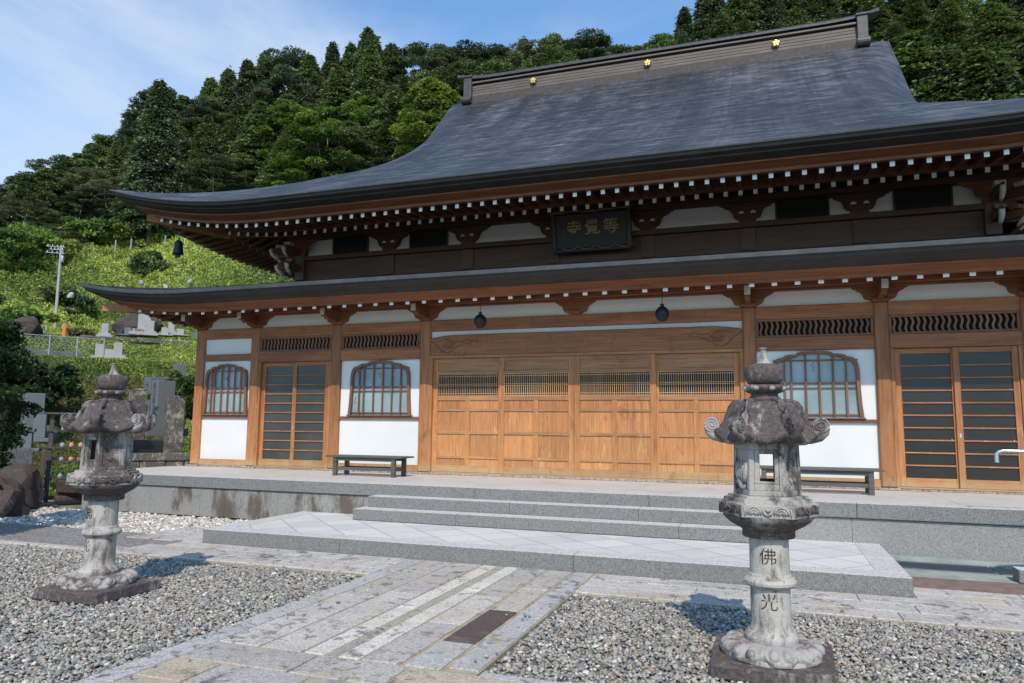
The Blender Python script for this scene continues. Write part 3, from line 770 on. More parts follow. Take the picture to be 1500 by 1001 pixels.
# corner bays
for a, b, s in ((0, 1, 1), (6, 7, -1)):
    x0, x1 = between(a, b)
    wall_below(x0, x1, 2.67); mb = MB(); mb.box(x0, x1, .02, .17, 2.205, 2.345); mb.build('lintel', m_wood_h, hall, bevel=.008)
    flame_window((x0+x1)/2, .56)
for a, b in ((2, 3), (4, 5)):
    x0, x1 = between(a, b); transom(x0, x1); wall_below(x0, x1, 2.154); flame_window((x0+x1)/2+(.015 if a == 2 else 0), .675)
for a, b, l in ((1, 2, 'l'), (5, 6, 'r')):
    x0, x1 = between(a, b); transom(x0, x1); sliding_doors(x0, x1, l)
# central bay
x0, x1 = between(3, 4)
mb = MB(); mb.box(x0, x1, .08, .13, 2.5, 2.67); mb.build('plaster_wall', m_plaster, hall)
mb = MB()
P = [(x0, 2.205), (x1, 2.205), (x1, 2.53)]
for i in range(13): u = i/12; P.append((x1-.02-.5*u, 2.535+.055*math.sin(u*PI/2)))
for i in range(13): u = 1-i/12; P.append((x0+.02+.5*u, 2.535+.055*math.sin(u*PI/2)))
P.append((x0, 2.53))
mb.prism(P, lambda p, q, t: (p, t, q), .079, .0); rb = mb.build('rainbow_beam', m_wood_h, hall, bevel=.018)
for s, xe in ((1, x0), (-1, x1)):
    Q = lambda p, q: (xe+s*p, -.004, 2.2+q)
    def curve(pts, r): cv = MB(); cv.tube([Q(*p) for p in pts], r, 6); cv.build('carving', m_dark_h, rb, smooth=True)
    sp = [(.37+.115*(1-k/26*.85)*math.cos(-k/26*4.1*PI+1.9), .21+.10*(1-k/26*.85)*math.sin(-k/26*4.1*PI+1.9)) for k in range(27)]
    curve(sp, [.009]*24+[.006, .005, .004])
    curve([(.01, .285), (.08, .235), (.13, .215), (.16, .16), (.20, .135), (.235, .085), (.28, .075), (.32, .04), (.36, .055), (.40, .05), (.43, .08), (.47, .10), (.47, .15)], .008)
    curve([(.48, .20), (.55, .27), (.62, .24), (.68, .26), (.76, .29), (.84, .26), (.92, .27), (1.0, .25)], [.009]*6+[.006, .003])
    curve([(.50, .13), (.56, .145), (.60, .19), (.66, .175), (.70, .225), (.78, .20), (.83, .235), (.88, .215)], [.009]*6+[.006, .003])
    curve([(.30, .29), (.22, .28), (.15, .27), (.10, .265)], [.008, .007, .005, .003])

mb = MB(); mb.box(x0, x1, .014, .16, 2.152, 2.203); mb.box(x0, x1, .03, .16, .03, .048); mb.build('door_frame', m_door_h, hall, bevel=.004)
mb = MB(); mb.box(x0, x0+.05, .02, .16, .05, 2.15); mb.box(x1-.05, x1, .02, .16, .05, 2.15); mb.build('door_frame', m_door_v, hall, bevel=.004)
edges = [x0+.05, 5.43, 6.80, 8.20, x1-.05]
for k in range(4):
    a, b = edges[k]-(.03 if k else 0), edges[k+1]+(.03 if k < 3 else 0); y = .035 if k in (1, 2) else .078
    y = (.078, .035, .080, .037)[k] if False else (.078, .035, .036, .078)[k]
    if k == 2: a = edges[k]+.002
    if k == 1: b = edges[k+1]-.002
    d = MB(); th = .04; st = .10 if k in (1, 2) else .095; z0, z1 = .05, 2.148
    d.box(a, a+st, y, y+th, z0, z1); d.box(b-st, b, y, y+th, z0, z1)
    xa, xb = a+st, b-st; xm = (xa+xb)/2; e = .001
    R_ = [(2.07, z1), (1.855, 1.905), (1.365, 1.445), (1.165, 1.205), (.745, .80), (.30, .345), (z0, .175)]
    for za, zb in R_: d.box(xa, xb, y+e, y+th-e, za, zb, 1)
    for (zt_, zb_) in ((1.365, 1.205), (1.165, .80), (.745, .345), (.30, .175)):
        d.box(xm-.045, xm+.045, y+.002, y+th-.002, zb_, zt_)
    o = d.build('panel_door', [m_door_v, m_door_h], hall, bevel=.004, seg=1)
    for zt_, zb_ in ((1.375, 1.195), (1.175, .79), (.755, .335), (.31, .165)):
        for pa, pb in ((xa-.004, xm-.035), (xm+.035, xb+.004)):
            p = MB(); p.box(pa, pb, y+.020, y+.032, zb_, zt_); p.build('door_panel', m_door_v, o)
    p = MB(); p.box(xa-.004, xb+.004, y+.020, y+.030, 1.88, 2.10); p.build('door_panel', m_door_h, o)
    g = MB(); nb = round((xb-xa)/.036)
    for j in range(nb+1):
        x = xa+.004+(xb-xa-.008)*j/nb; g.box(x-.003, x+.003, y+.004, y+.012, 1.447, 1.853)
    for z in (1.451, 1.49, 1.635, 1.665, 1.81, 1.849): g.box(xa, xb, y+.0005, y+.0042, z-.0035, z+.0035)
    g.build('fine_lattice', m_grid, o)
    g = MB(); g.box(xa, xb, y+.034, y+.038, 1.44, 1.86); g.build('backing', m_black, o)
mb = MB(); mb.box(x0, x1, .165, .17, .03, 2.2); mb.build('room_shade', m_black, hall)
# plain side and back walls with their columns
for x in (-1.52, 15.17-.0):
    s = 1 if x < 0 else -1
    mb = MB(); mb.box(min(x+s*.06, x+s*.12), max(x+s*.06, x+s*.12), .2, HY1-.2, .03, 3.4); mb.build('plaster_wall', m_plaster, hall)
    for k in range(1, 9):
        y = k*HY1/9; mb = MB(); mb.box(min(x, x+s*.21), max(x, x+s*.21), y-.105, y+.105, .03, 3.15); mb.build('column', m_wood_v, hall, bevel=.02, seg=1)
    mb = MB()
    for z0, z1 in ((2.67, 2.88), (2.16, 2.36), (1.0, 1.06), (.03, .15)): mb.box(min(x+s*.02, x+s*.18), max(x+s*.02, x+s*.18), .22, HY1-.2, z0, z1)
    mb.build('tie_beam', m_dark_y, hall)
mb = MB(); mb.box(-1.5, 15.15, HY1-.15, HY1-.05, .03, 3.4); mb.build('plaster_wall', m_plaster, hall)

# ---- upper storey, in the shade between the roofs
UY = 1.52
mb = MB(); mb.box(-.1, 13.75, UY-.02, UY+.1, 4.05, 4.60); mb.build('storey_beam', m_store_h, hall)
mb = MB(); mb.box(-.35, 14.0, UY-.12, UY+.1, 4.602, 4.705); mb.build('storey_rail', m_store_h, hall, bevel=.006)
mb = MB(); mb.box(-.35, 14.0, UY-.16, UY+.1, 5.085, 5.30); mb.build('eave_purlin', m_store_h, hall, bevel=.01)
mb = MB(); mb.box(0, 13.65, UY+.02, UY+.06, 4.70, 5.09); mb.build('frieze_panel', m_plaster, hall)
for s in (-.0, 13.65):
    a, b = (s-.02, s+.08) if s == 0 else (s-.08, s+.02)
    mb = MB(); mb.box(a, b, UY+.1, HY1-UY, 4.05, 5.4); mb.build('storey_beam', m_store_h, hall)
mb = MB(); mb.box(0, 13.65, HY1-UY-.1, HY1-UY, 4.05, 5.4); mb.build('storey_beam', m_store_h, hall)
UPP = [(.50, 5.084), (.485, 5.05), (.43, 5.045), (.42, 5.01), (.36, 4.99), (.305, 4.965), (.275, 4.93), (.262, 4.89), (.255, 4.86), (.235, 4.82), (.20, 4.79), (.17, 4.785), (.15, 4.76), (.14, 4.706)]
uk = [2.25, 4.12, 6.0, 7.9, 9.75, 11.65]
for x in uk:
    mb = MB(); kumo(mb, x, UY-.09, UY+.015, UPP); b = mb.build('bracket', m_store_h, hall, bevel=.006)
    for s in (-1, 1):
        mb = MB(); c = x+s*.105; mb.prism([(c-.055, 4.875), (c+.055, 4.875)]+arc(c, 4.875, .05, 15, 165, 6), lambda p, q, t: (p, t, q), UY-.091, UY-.094)
        mb.build('frog_eye', m_plaster, b)
    mb = MB(); mb.box(x-.13, x+.13, UY-.05, UY-.021, 4.18, 4.60); mb.build('short_strut', m_store_h, hall, bevel=.006)
allx = [0]+uk+[13.65]
for a, b, d_ in zip(allx[:-1], allx[1:], (1, 1, 0, 0, 0, 1, 1)):
    if d_:
        m_ = (a+b)/2+(.12 if a == 0 else 0); hw = .43
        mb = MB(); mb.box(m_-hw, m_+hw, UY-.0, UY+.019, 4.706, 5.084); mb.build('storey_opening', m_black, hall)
        for q in (m_-hw-.03, m_+hw): mb = MB(); mb.box(q, q+.03, UY-.02, UY+.019, 4.706, 5.084); mb.build('opening_post', m_dark_v, hall)
for x, s in ((0, -1), (13.65, 1)):      # corner bracket clusters with grey carved ends
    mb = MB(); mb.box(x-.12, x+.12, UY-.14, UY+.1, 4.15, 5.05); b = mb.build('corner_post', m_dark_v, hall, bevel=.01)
    mb = MB(); kumo(mb, x, UY-.16, UY-.141, UPP)
    mb.build('bracket_arm', m_dark_h, b, bevel=.005)
    for z, ln in ((4.42, .42), (4.78, .55)):
        for dx, dy in ((0, -1), (s, 0), (s*.72, -.72)):
            d3 = Vector((dx, dy, 0)).normalized(); st = Vector((x, UY-.05, z))+d3*.1
            mb = MB(); mb.beam(st, st+d3*ln, .09, .13); 
            nm = mb.build('bracket_nose', m_dark_y, hall, bevel=.006)
            mb = MB(); e = st+d3*(ln+.006); sd = Vector((d3.y, -d3.x, 0))
            pts = [e+Vector((0, 0, .06)), e+d3*.03+Vector((0, 0, .02)), e+d3*.01+Vector((0, 0, -.06)), e-d3*.05+Vector((0, 0, -.13)), e-d3*.14+Vector((0, 0, -.20))]
            mb.tube(pts, [.035, .045, .045, .04, .02], 8); mb.build('end_cap', m_nosegrey, nm, smooth=True)
            mb = MB(); q = st+d3*(ln*.72); mb.obox(q+Vector((0, 0, .11)), d3*.085, sd*.085, Vector((0, 0, .04))); mb.build('bearing_block', m_nosegrey if z > 4.6 else m_dark_h, nm, bevel=.015)

# ------------------------------------------------------------------ name board, chimes, bell
def text_mesh(s, size, mat, name, parent, depth=.01, mtx=None, bold=.0):
    cu = bpy.data.curves.new('lettering', 'FONT'); cu.body = s; cu.size = size; cu.extrude = depth; cu.align_x = 'CENTER'; cu.align_y = 'CENTER'; cu.offset = bold
    cu.resolution_u = 3
    o = bpy.data.objects.new('lettering', cu); COL.objects.link(o)
    dg = bpy.context.evaluated_depsgraph_get(); me = bpy.data.meshes.new_from_object(o.evaluated_get(dg))
    bpy.data.objects.remove(o); me.materials.clear(); me.materials.append(mat)
    n = bpy.data.objects.new(name, me); COL.objects.link(n); n.parent = parent
    if mtx is not None: n.matrix_local = mtx
    return n
RX90 = Matrix.Rotation(PI/2, 4, 'X')
sg = thing('name_board', 'black lacquered temple name board with gilt edge and three gilt characters under the upper eave', 'sign', (6.85, 1.26, 4.40))
sg.rotation_euler = (math.radians(14), 0, 0)
mb = MB(); mb.box(-.70, .70, -.03, .03, .0, .66); bd = mb.build('board', m_lacq, sg, bevel=.01)
mb = MB()
for k in range(5):                       # bamboo-like top bar with joints
    a, b = -.80+k*.32, -.80+(k+1)*.32-.012
    z = .70+.012*math.sin(k*2.1); mb.tube([(a, -.04, z), ((a+b)/2, -.045, z+.01), (b, -.04, z+.004)], [.026, .022, .026], 8)
    for q in range(4): mb.tube([(b-.09+q*.02, -.04, z+.004), (b-.083+q*.02, -.04, z+.004)], .031, 8)
mb.build('top_bar', m_golddim, sg, smooth=True)
for s in (-1, 1):
    mb = MB()
    for k in range(11):
        if k in (4,) : continue
        z = .05+k*.055; x = s*(.745+.01*math.sin(k*1.7))
        mb.tube([(x-.012, -.05, z), (x+.012, -.05, z+.012), (x+.004, -.05, z+.03)], [.012, .017, .010], 6)
    mb.build('side_beads', m_golddim, sg, smooth=True)
    mb = MB(); mb.box(min(s*.70, s*.79), max(s*.70, s*.79), -.045, .03, -.02, .69); mb.build('side_frame', m_lacq, sg, bevel=.012)
mb = MB()
for k in range(4):
    a = -.62+k*.36; mb.tube([(a+.36*i/8, -.055, .03-.06*math.sin(PI*i/8)) for i in range(9)], .009, 6)
mb.build('bottom_scroll', m_golddim, sg, smooth=True)
mb = MB(); mb.box(-.78, .78, -.045, .03, -.08, -.001); mb.build('bottom_frame', m_lacq, sg, bevel=.012)
for ch, x in zip('寺覺等', (-.33, .03, .40)):
    text_mesh(ch, .31, m_golddim, 'lettering', sg, .006, Matrix.Translation((x, -.037, .37)) @ RX90 @ Matrix.Shear('XZ', 4, (0, 0)), .004)
mb = MB(); mb.tube([(-.55, -.036, .52), (-.535, -.036, .14)], .004, 5); mb.build('signature_line', m_golddim, sg)

def chime(x, lab):
    t = thing('hanging_ornament', lab, 'ornament', (x, -.62, 2.60), 0, 'iron globe ornaments hanging in front of the doors')
    mb = MB(); prof = [(.001, .0), (.04, .012), (.075, .04), (.10, .085), (.108, .135), (.098, .185), (.07, .225), (.03, .255), (.022, .262), (.035, .275), (.03, .29), (.008, .30)]
    mb.lathe(prof, 20, rf=lambda th, r, z: (r*(1+.06*abs(math.sin(th*4+z*20))), z)); mb.build('globe', m_iron, t, smooth=True)
    mb = MB(); mb.tube([(0, 0, .295), (0, 0, .62)], .006, 6); mb.build('chain', m_iron, t)
chime(5.27, 'black iron globe hanging on a rod under the lower eave, left of the two'); chime(8.435, 'black iron globe hanging on a rod under the lower eave, right of the two')
t = thing('wind_bell', 'dark bronze wind bell hanging from the left corner of the upper eave', 'bell', (-1.85, -.33, 4.46))
mb = MB(); mb.lathe([(.125, .03), (.115, .035), (.10, .10), (.088, .22), (.075, .30), (.04, .335), (.015, .345), (.02, .37), (.008, .38)], 20); mb.build('bell_body', m_iron, t, smooth='angle')
mb = MB(); mb.tube([(0, 0, .37), (0, 0, .46)], .01, 6); mb.build('hook', m_iron, t)
mb = MB(); mb.obox((0, 0, -.0), (.07, 0, 0), (0, .006, 0), (0, 0, .045)); mb.build('clapper_plate', m_iron, t)

# ------------------------------------------------------------------ terrace, steps and landing
ter = thing('stone_terrace', 'long raised granite terrace with a stained front wall, carrying the hall', 'terrace', (6.8, 8, GZ))
def tb(mb, name, mat, parent=ter, **k):
    o = mb.build(name, mat, parent, **k); o.location = (-parent.location[0], -parent.location[1], -parent.location[2]); return o
mb = MB(); joints = [-1.75]
mb.box(-1.75, 15.4, -2.26, 20.6, GZ, -.205); tb(mb, 'terrace_core', m_mortar)
mb = MB(); xx = -1.75; rr = random.Random(3)
while xx < 15.4:
    wd = (.50+.06*rr.random()) if xx < 4.6 else (1.9+.1*rr.random()); x2 = min(15.4, xx+wd)
    mb.box(xx+.0015, x2-.0015, -2.30, -2.255, GZ, -.193); xx = x2
tb(mb, 'wall_slabs', m_gran_st, bevel=.003, seg=1)
mb = MB(); mb.box(-1.80, -1.751, -2.26, 20.6, GZ, -.193); tb(mb, 'wall_slabs', m_gran_st)
mb = MB(); xx = -1.83; js = [-1.83, .55, 2.75, 5.9, 8.45, 11.0, 13.3, 15.45]
for a, b in zip(js[:-1], js[1:]): mb.box(a+.001, b-.001, -2.335, -2.0, -.185, -.0015)
tb(mb, 'coping', m_gran, bevel=.010)
mb = MB(); mb.box(-1.80, 15.4, -2.24, 20.6, -.20, -.004); tb(mb, 'deck', m_deck)
mb = MB()
for a, b in ((-1.83, 1.3), (1.305, 3.93), (3.935, 6.93), (6.935, 8.9), (8.905, 12.2), (12.205, 15.45)): mb.box(a, b-.005, -2.05, -.046, -.1, .0)
tb(mb, 'deck_slabs', m_deck, bevel=.003, seg=1)
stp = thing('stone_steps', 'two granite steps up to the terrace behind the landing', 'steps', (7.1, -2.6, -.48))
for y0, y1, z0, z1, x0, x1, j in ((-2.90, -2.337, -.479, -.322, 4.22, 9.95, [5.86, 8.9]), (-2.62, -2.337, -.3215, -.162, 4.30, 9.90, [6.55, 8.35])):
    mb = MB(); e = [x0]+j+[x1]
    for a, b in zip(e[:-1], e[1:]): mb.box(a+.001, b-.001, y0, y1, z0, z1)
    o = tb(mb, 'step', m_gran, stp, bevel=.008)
lan = thing('stone_landing', 'low granite landing with diamond tiles in front of the steps', 'landing', (7.1, -3.4, GZ))
LX0, LX1, LY0 = 2.95, 11.24, -4.5
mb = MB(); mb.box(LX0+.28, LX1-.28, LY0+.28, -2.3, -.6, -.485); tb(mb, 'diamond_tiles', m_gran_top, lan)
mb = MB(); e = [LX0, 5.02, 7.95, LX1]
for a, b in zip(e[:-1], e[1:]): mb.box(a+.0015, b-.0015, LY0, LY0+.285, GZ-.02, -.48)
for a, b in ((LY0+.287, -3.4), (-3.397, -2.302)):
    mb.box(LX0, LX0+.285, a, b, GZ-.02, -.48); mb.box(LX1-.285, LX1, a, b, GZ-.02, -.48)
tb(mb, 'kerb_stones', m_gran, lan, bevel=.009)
# ------------------------------------------------------------------ stone lanterns
def hexr(th, k=1.0):         # radius factor of a hexagon with corners at 0, 60, 120 ... degrees
    a = ((th+PI/6) % (PI/3))-PI/6; f = math.cos(PI/6)/math.cos(PI/6-abs(a)); return 1+(f-1)*k
def stone_lantern(loc, lab, rz=0):
    t = thing('stone_lantern', lab, 'stone lantern', loc, rz, 'pair of weathered stone lanterns on the gravel')
    mb = MB(); rr = random.Random(int(loc[0]*10))
    pts = [(-.375, -.35), (.02, -.365), (.38, -.34), (.375, .05), (.39, .365), (-.05, .35), (-.365, .375), (-.385, 0)]
    vs = [(x, y, -.02) for x, y in pts]+[(x*1.0+rr.uniform(-.01, .01), y+rr.uniform(-.01, .01), .075+rr.uniform(-.008, .008)) for x, y in pts]
    mb.add(vs, [tuple(range(8))[::-1], tuple(range(8, 16))]+[(i, (i+1) % 8, 8+(i+1) % 8, 8+i) for i in range(8)])
    mb.build('base_slab', m_st_dark, t, bevel=.012)
    # lotus base: ring of swelling petals
    mb = MB(); NT, NP = 256, 18; vs = []
    for j in range(NP+1):
        u = j/NP
        for i in range(NT):
            th = 2*PI*i/NT; ph = ((th+.2)/(PI/4)) % 1*2-1; aph = abs(ph)
            r = .155+.150*math.sin(u*PI/2)**.9; z = .170-.078*u**1.7
            e1 = ((aph-.38)/.29)**2+((u-.58)/.30)**2
            lobe = max(0., 1-e1)**.5*.034
            er = (max(0, aph-.0)/.90)**2.6+(max(0., u-.35)/.62)**2.6
            rim = math.exp(-((er-.93)/.11)**2)*.015 if u > .12 else 0
            gap = -.016*max(0., er-1.05)*1.6 if er > 1.05 else 0
            gap = max(gap*1.6, -.045); leaf = math.exp(-((aph-1)/.07)**2)*.02*math.sin(PI*min(1, u*1.05))
            d = lobe+rim+gap+leaf; r += d*(.35+.65*u)+.016*(1-aph**3)*u; z += d*(.9-.55*u)
            if j == NP: z -= .012
            vs.append((r*math.cos(th), r*math.sin(th), z))
    fs = [(j*NT+i, (j+1)*NT+i, (j+1)*NT+(i+1) % NT, j*NT+(i+1) % NT) for j in range(NP) for i in range(NT)]
    b0 = mb.add(vs, fs); mb.add([(.30*math.cos(2*PI*i/48), .30*math.sin(2*PI*i/48), zz) for zz in (.070, .098) for i in range(48)], [(i, (i+1) % 48, 48+(i+1) % 48, 48+i) for i in range(48)]+[tuple(range(48, 96))])
    lb = mb.build('lotus_base', m_st_base, t, smooth=True)
    # shaft with its rings
    mb = MB()
    prof = [(.165, .160), (.172, .175), (.172, .20), (.160, .215), (.150, .232), (.142, .236), (.131, .262), (.129, .28), (.128, .505), (.135, .51), (.150, .518), (.168, .535), (.170, .552), (.158, .572), (.142, .582), (.137, .598), (.128, .604), (.127, .80), (.127, .832)]
    mb.lathe(prof, 48); sh = mb.build('shaft', m_st_shaft, t, smooth='angle')
    for ch, z, sz in (('佛', .715, .115), ('光', .425, .115)):
        ang = -PI/2-.06 if loc[0] > 7 else -1.9
        cm = text_mesh(ch, sz, m_carve, 'carved_character', sh, .004, None, -.0005)
        for v in cm.data.vertices:      # wrap the strokes round the shaft
            x, y, zz = v.co; a = ang+x/.128; r = .1290+(.0016 if zz > 0 else -.005)
            v.co = (r*math.cos(a), r*math.sin(a), z+y)
    # bowl under the platform
    mb = MB(); mb.lathe([(.127, .832), (.165, .838), (.172, .85), (.170, .885), (.185, .895), (.20, .905), (.235, .925), (.265, .95), (.285, .972), (.285, .99)], 72,
        rf=lambda th, r, z: (r*(1+(.045*abs(math.sin(th*3+PI/2))**.6-.02) if z > .90 else r), z) if z > .9 else (r, z))
    pl = mb.build('platform', m_st_dark, t, smooth='angle', angle=50)  # dark for its crust, and to put the shade under the slab into the colour
    mb = MB(); mb.lathe([(.20, .985), (.315, .985), (.322, .99), (.322, 1.065), (.312, 1.072), (.29, 1.078), (.285, 1.098), (.262, 1.102), (.258, 1.118), (.235, 1.121)], 72, rf=lambda th, r, z: (r*hexr(th), z))
    mb.build('hexagonal_slab', m_st_pale, pl, smooth='angle', angle=20)
    for k in range(6):       # carved swirls on the six faces
        a = PI/6+k*PI/3; nx, ny = math.cos(a), math.sin(a); tx, ty = -ny, nx; rr0 = .322*math.cos(PI/6)+.002
        cv = MB()
        def Q(u, v, o=0): return (nx*(rr0+o)+tx*u, ny*(rr0+o)+ty*u, v)
        for s in (-1, 1):
            for j, rad in enumerate((.045, .030, .016)):
                cv.tube([Q(s*(.085+rad*math.cos(b)), 1.008+rad*1.15*math.sin(b), .004) for b in [PI*i/8 for i in range(9)]], [.003]+[.0085]*7+[.003], 6)
            cv.tube([Q(s*.035, 1.045, .002), Q(s*.02, 1.02, .006), Q(s*.0, 1.005, .006)], [.004, .010, .008], 6)
        cv.tube([Q(-.012, 1.045, .004), Q(0, 1.036, .008), Q(.012, 1.045, .004)], .011, 6)
        for s in (-1, 1): cv.tube([Q(s*.142, 1.0, .001), Q(s*.142, 1.055, .001)], .005, 5)
        cv.build('swirl_carving', m_st_dark if k % 2 else m_st_base, pl, smooth=True)
    # fire box
    Z0, Z1 = 1.121, 1.475; R0, R1 = .222, .212
    fb = MB()
    kinds = ['window', 'solid', 'lattice', 'carved', 'lattice2', 'window']
    carvs = []
    def corner(k, z, f=1.0): 
        r = (R0+(R1-R0)*(z-Z0)/(Z1-Z0))*f; a = k*PI/3; return Vector((r*math.cos(a), r*math.sin(a), z))
    faces = {4: 'window', 1: 'window', 5: 'lattice', 0: 'carved', 2: 'carved', 3: 'carved'}
    def panel(k, u0, u1, z0, z1, d0, d1, mb_=None, mi=0):     # a block on face k: u along the face 0..1, d = depth inward
        A, B = corner(k, Z0), corner(k+1, Z0); A1, B1 = corner(k, Z1), corner(k+1, Z1)
        nrm = -((A+B)/2); nrm.z = 0; nrm.normalize()
        def Pt(u, z, d):
            q = (z-Z0)/(Z1-Z0); a = A.lerp(A1, q); b = B.lerp(B1, q); p = a.lerp(b, u); return p+nrm*d
        vs = [Pt(u0, z0, d0), Pt(u1, z0, d0), Pt(u1, z1, d0), Pt(u0, z1, d0), Pt(u0, z0, d1), Pt(u1, z0, d1), Pt(u1, z1, d1), Pt(u0, z1, d1)]
        (mb_ or fb).add(vs, [(0, 1, 2, 3), (4, 7, 6, 5), (0, 4, 5, 1), (1, 5, 6, 2), (2, 6, 7, 3), (3, 7, 4, 0)], mi)
    for k in range(6):
        kd = faces[k]; carv = MB(); carvs.append(carv)
        panel(k, 0.0, 1.0, 1.425, Z1, 0, .05); panel(k, 0.0, 1.0, Z0, 1.155, 0, .05)
        panel(k, .0, .14, 1.155, 1.425, 0, .05); panel(k, .86, 1.0, 1.155, 1.425, 0, .05)
        if kd == 'window':
            panel(k, .14, .86, 1.155, 1.20, .012, .05)
            panel(k, .14, .30, 1.20, 1.425, .010, .045); panel(k, .72, .86, 1.20, 1.425, .010, .045); panel(k, .30, .72, 1.395, 1.425, .010, .045)
            panel(k, .30, .72, 1.20, 1.215, .010, .045)
        elif kd == 'lattice':
            panel(k, .14, .24, 1.155, 1.425, .010, .045); panel(k, .76, .86, 1.155, 1.425, .010, .045)
            panel(k, .24, .76, 1.155, 1.275, .010, .045); panel(k, .24, .76, 1.405, 1.425, .010, .045)
            A, B = corner(k, 1.34), corner(k+1, 1.34); nrm = -((A+B)/2); nrm.z = 0; nrm.normalize(); e = (B-A)
            for j in range(-3, 9):
                for s in (-1, 1):
                    u0, u1 = .24+.52*j/6, .24+.52*(j+3.0*s)/6
                    za, zb = 1.275, 1.405
                    # clip to the opening
                    def cl(u0, za, u1, zb):
                        lo, hi = .24, .76
                        if (u0 < lo and u1 < lo) or (u0 > hi and u1 > hi): return None
                        P0, P1 = [u0, za], [u1, zb]
                        for P, O in ((P0, P1), (P1, P0)):
                            for lim, side in ((lo, -1), (hi, 1)):
                                if (P[0]-lim)*side > 0:
                                    f = (lim-O[0])/(P[0]-O[0]); P[1] = O[1]+(P[1]-O[1])*f; P[0] = lim
                        return P0, P1
                    c_ = cl(u0, za, u1, zb)
                    if not c_: continue
                    p0 = A+e*c_[0][0]+nrm*.018; p1 = A+e*c_[1][0]+nrm*.018; p0.z = c_[0][1]; p1.z = c_[1][1]
                    if (p1-p0).length < .02: continue
                    fb.beam(p0, p1, .010, .0085, up=tuple(nrm))
            for j in range(2):
                carv.tube([A+e*(.32+.2*j+.03*i)+nrm*(.004)+Vector((0, 0, 1.20-1.34+.018*math.sin(i*1.1)+.02)) for i in range(7)], [.004, .009, .011, .011, .009, .007, .004], 6)
        else:
            panel(k, .14, .86, 1.155, 1.425, .012, .05)
            A, B = corner(k, 1.3), corner(k+1, 1.3); nrm = -((A+B)/2); nrm.z = 0; nrm.normalize(); e = B-A; r2 = random.Random(k)
            for j in range(5):
                u = .28+.12*j; z = .0; 
                carv.tube([A+e*(u+.05*math.sin(i*1.2+j))+nrm*(.002)+Vector((0, 0, -.10+.035*i)) for i in range(5)], [.008, .02, .024, .016, .008], 7)
            carv.tube([A+e*(.3+.06*i)+nrm*.0+Vector((0, 0, -.115+.02*math.sin(i*.9))) for i in range(8)], [.01, .022, .026, .02, .024, .02, .014, .008], 7)
    o = fb.build('fire_box', m_st_pale, t, bevel=.003, seg=1)
    for cv_ in carvs:
        if cv_.v: cv_.build('carving', m_st_pale, o, smooth=True)
    mb = MB(); mb.lathe([(.001, 1.455), (.185, 1.455), (.185, 1.476)], 6, rf=lambda th, r, z: (r, z)); mb.build('ceiling_slab', m_st_dark, o)
    mb = MB(); mb.lathe([(.001, 1.122), (.17, 1.122), (.17, 1.135)], 6); mb.build('floor_slab', m_st_dark, o)
    # roof: hexagonal, bulging at the top, flaring to curled corners
    prof = [(.10, 1.462), (.28, 1.462), (.322, 1.467), (.348, 1.482), (.352, 1.502), (.335, 1.522), (.296, 1.548), (.260, 1.580), (.240, 1.618), (.228, 1.655), (.217, 1.692), (.200, 1.722), (.168, 1.742), (.12, 1.752), (.001, 1.753)]
    def rf(th, r, z):
        a = ((th+PI/6) % (PI/3))-PI/6; c = math.cos(a*3)   # 1 at corner, 0 mid face
        out = max(0., (r-.16)/.21)
        rr_ = r*(hexr(th, .55+.45*out))
        sag = .055*out*(c**2.2 if c > 0 else 0)*(1 if z > 1.47 else .75)
        return rr_*(1+.035*out*c), z+sag-(.012*out*(1-c))
    mb = MB(); mb.lathe(prof, 96, rf=rf); rf_o = mb.build('roof', m_st_roof, t, smooth=True)
    for k in range(6):
        a = k*PI/3; c, s = math.cos(a), math.sin(a)
        rb = MB(); line = [(.10, 1.757), (.165, 1.755), (.203, 1.740), (.226, 1.704), (.240, 1.660), (.252, 1.615), (.270, 1.582), (.298, 1.560), (.328, 1.556), (.350, 1.568)]
        rb.tube([(c*r, s*r, z-.004) for r, z in line], [.012, .018, .022, .025, .026, .027, .029, .029, .027, .025], 10)
        rb.build('corner_ridge', m_st_roof, rf_o, smooth=True)
        sc = MB(); cr_, cz = .354, 1.590; tx, ty = -s, c
        # scroll drum across the corner, with spiral relief on both ends
        vs = []; n = 22
        for w_ in (-.036, .036):
            for j in range(n):
                b = 2*PI*j/n; rr_ = .052; vs.append((c*(cr_+rr_*math.cos(b))+tx*w_, s*(cr_+rr_*math.cos(b))+ty*w_, cz+rr_*math.sin(b)))
        sc.add(vs, [tuple(range(n))[::-1], tuple(range(n, 2*n))]+[(j, (j+1) % n, n+(j+1) % n, n+j) for j in range(n)])
        for w_ in (-.037, .037):
            sp = [((.048-.0016*i)*math.cos(.5*i), (.048-.0016*i)*math.sin(.5*i)) for i in range(26)]
            sc.tube([(c*(cr_+p)+tx*w_, s*(cr_+p)+ty*w_, cz+q) for p, q in sp], .006, 6)
        sc.tube([(c*(cr_+.042), s*(cr_+.042), 1.575), (c*(cr_+.028), s*(cr_+.028), 1.545), (c*(cr_-.01), s*(cr_-.01), 1.515), (c*(cr_-.07), s*(cr_-.07), 1.500), (c*(cr_-.13), s*(cr_-.13), 1.495)], [.016, .028, .036, .038, .03], 12)
        sc.build('corner_scroll', m_st_roof if k not in (0, 3) else m_st_base, rf_o, smooth='angle', angle=40)
    # finial
    mb = MB(); mb.lathe([(.001, 1.748), (.105, 1.750), (.108, 1.765), (.100, 1.778), (.092, 1.785), (.088, 1.80), (.098, 1.812)], 40); fi = mb.build('finial', m_st_dark, t, smooth='angle')
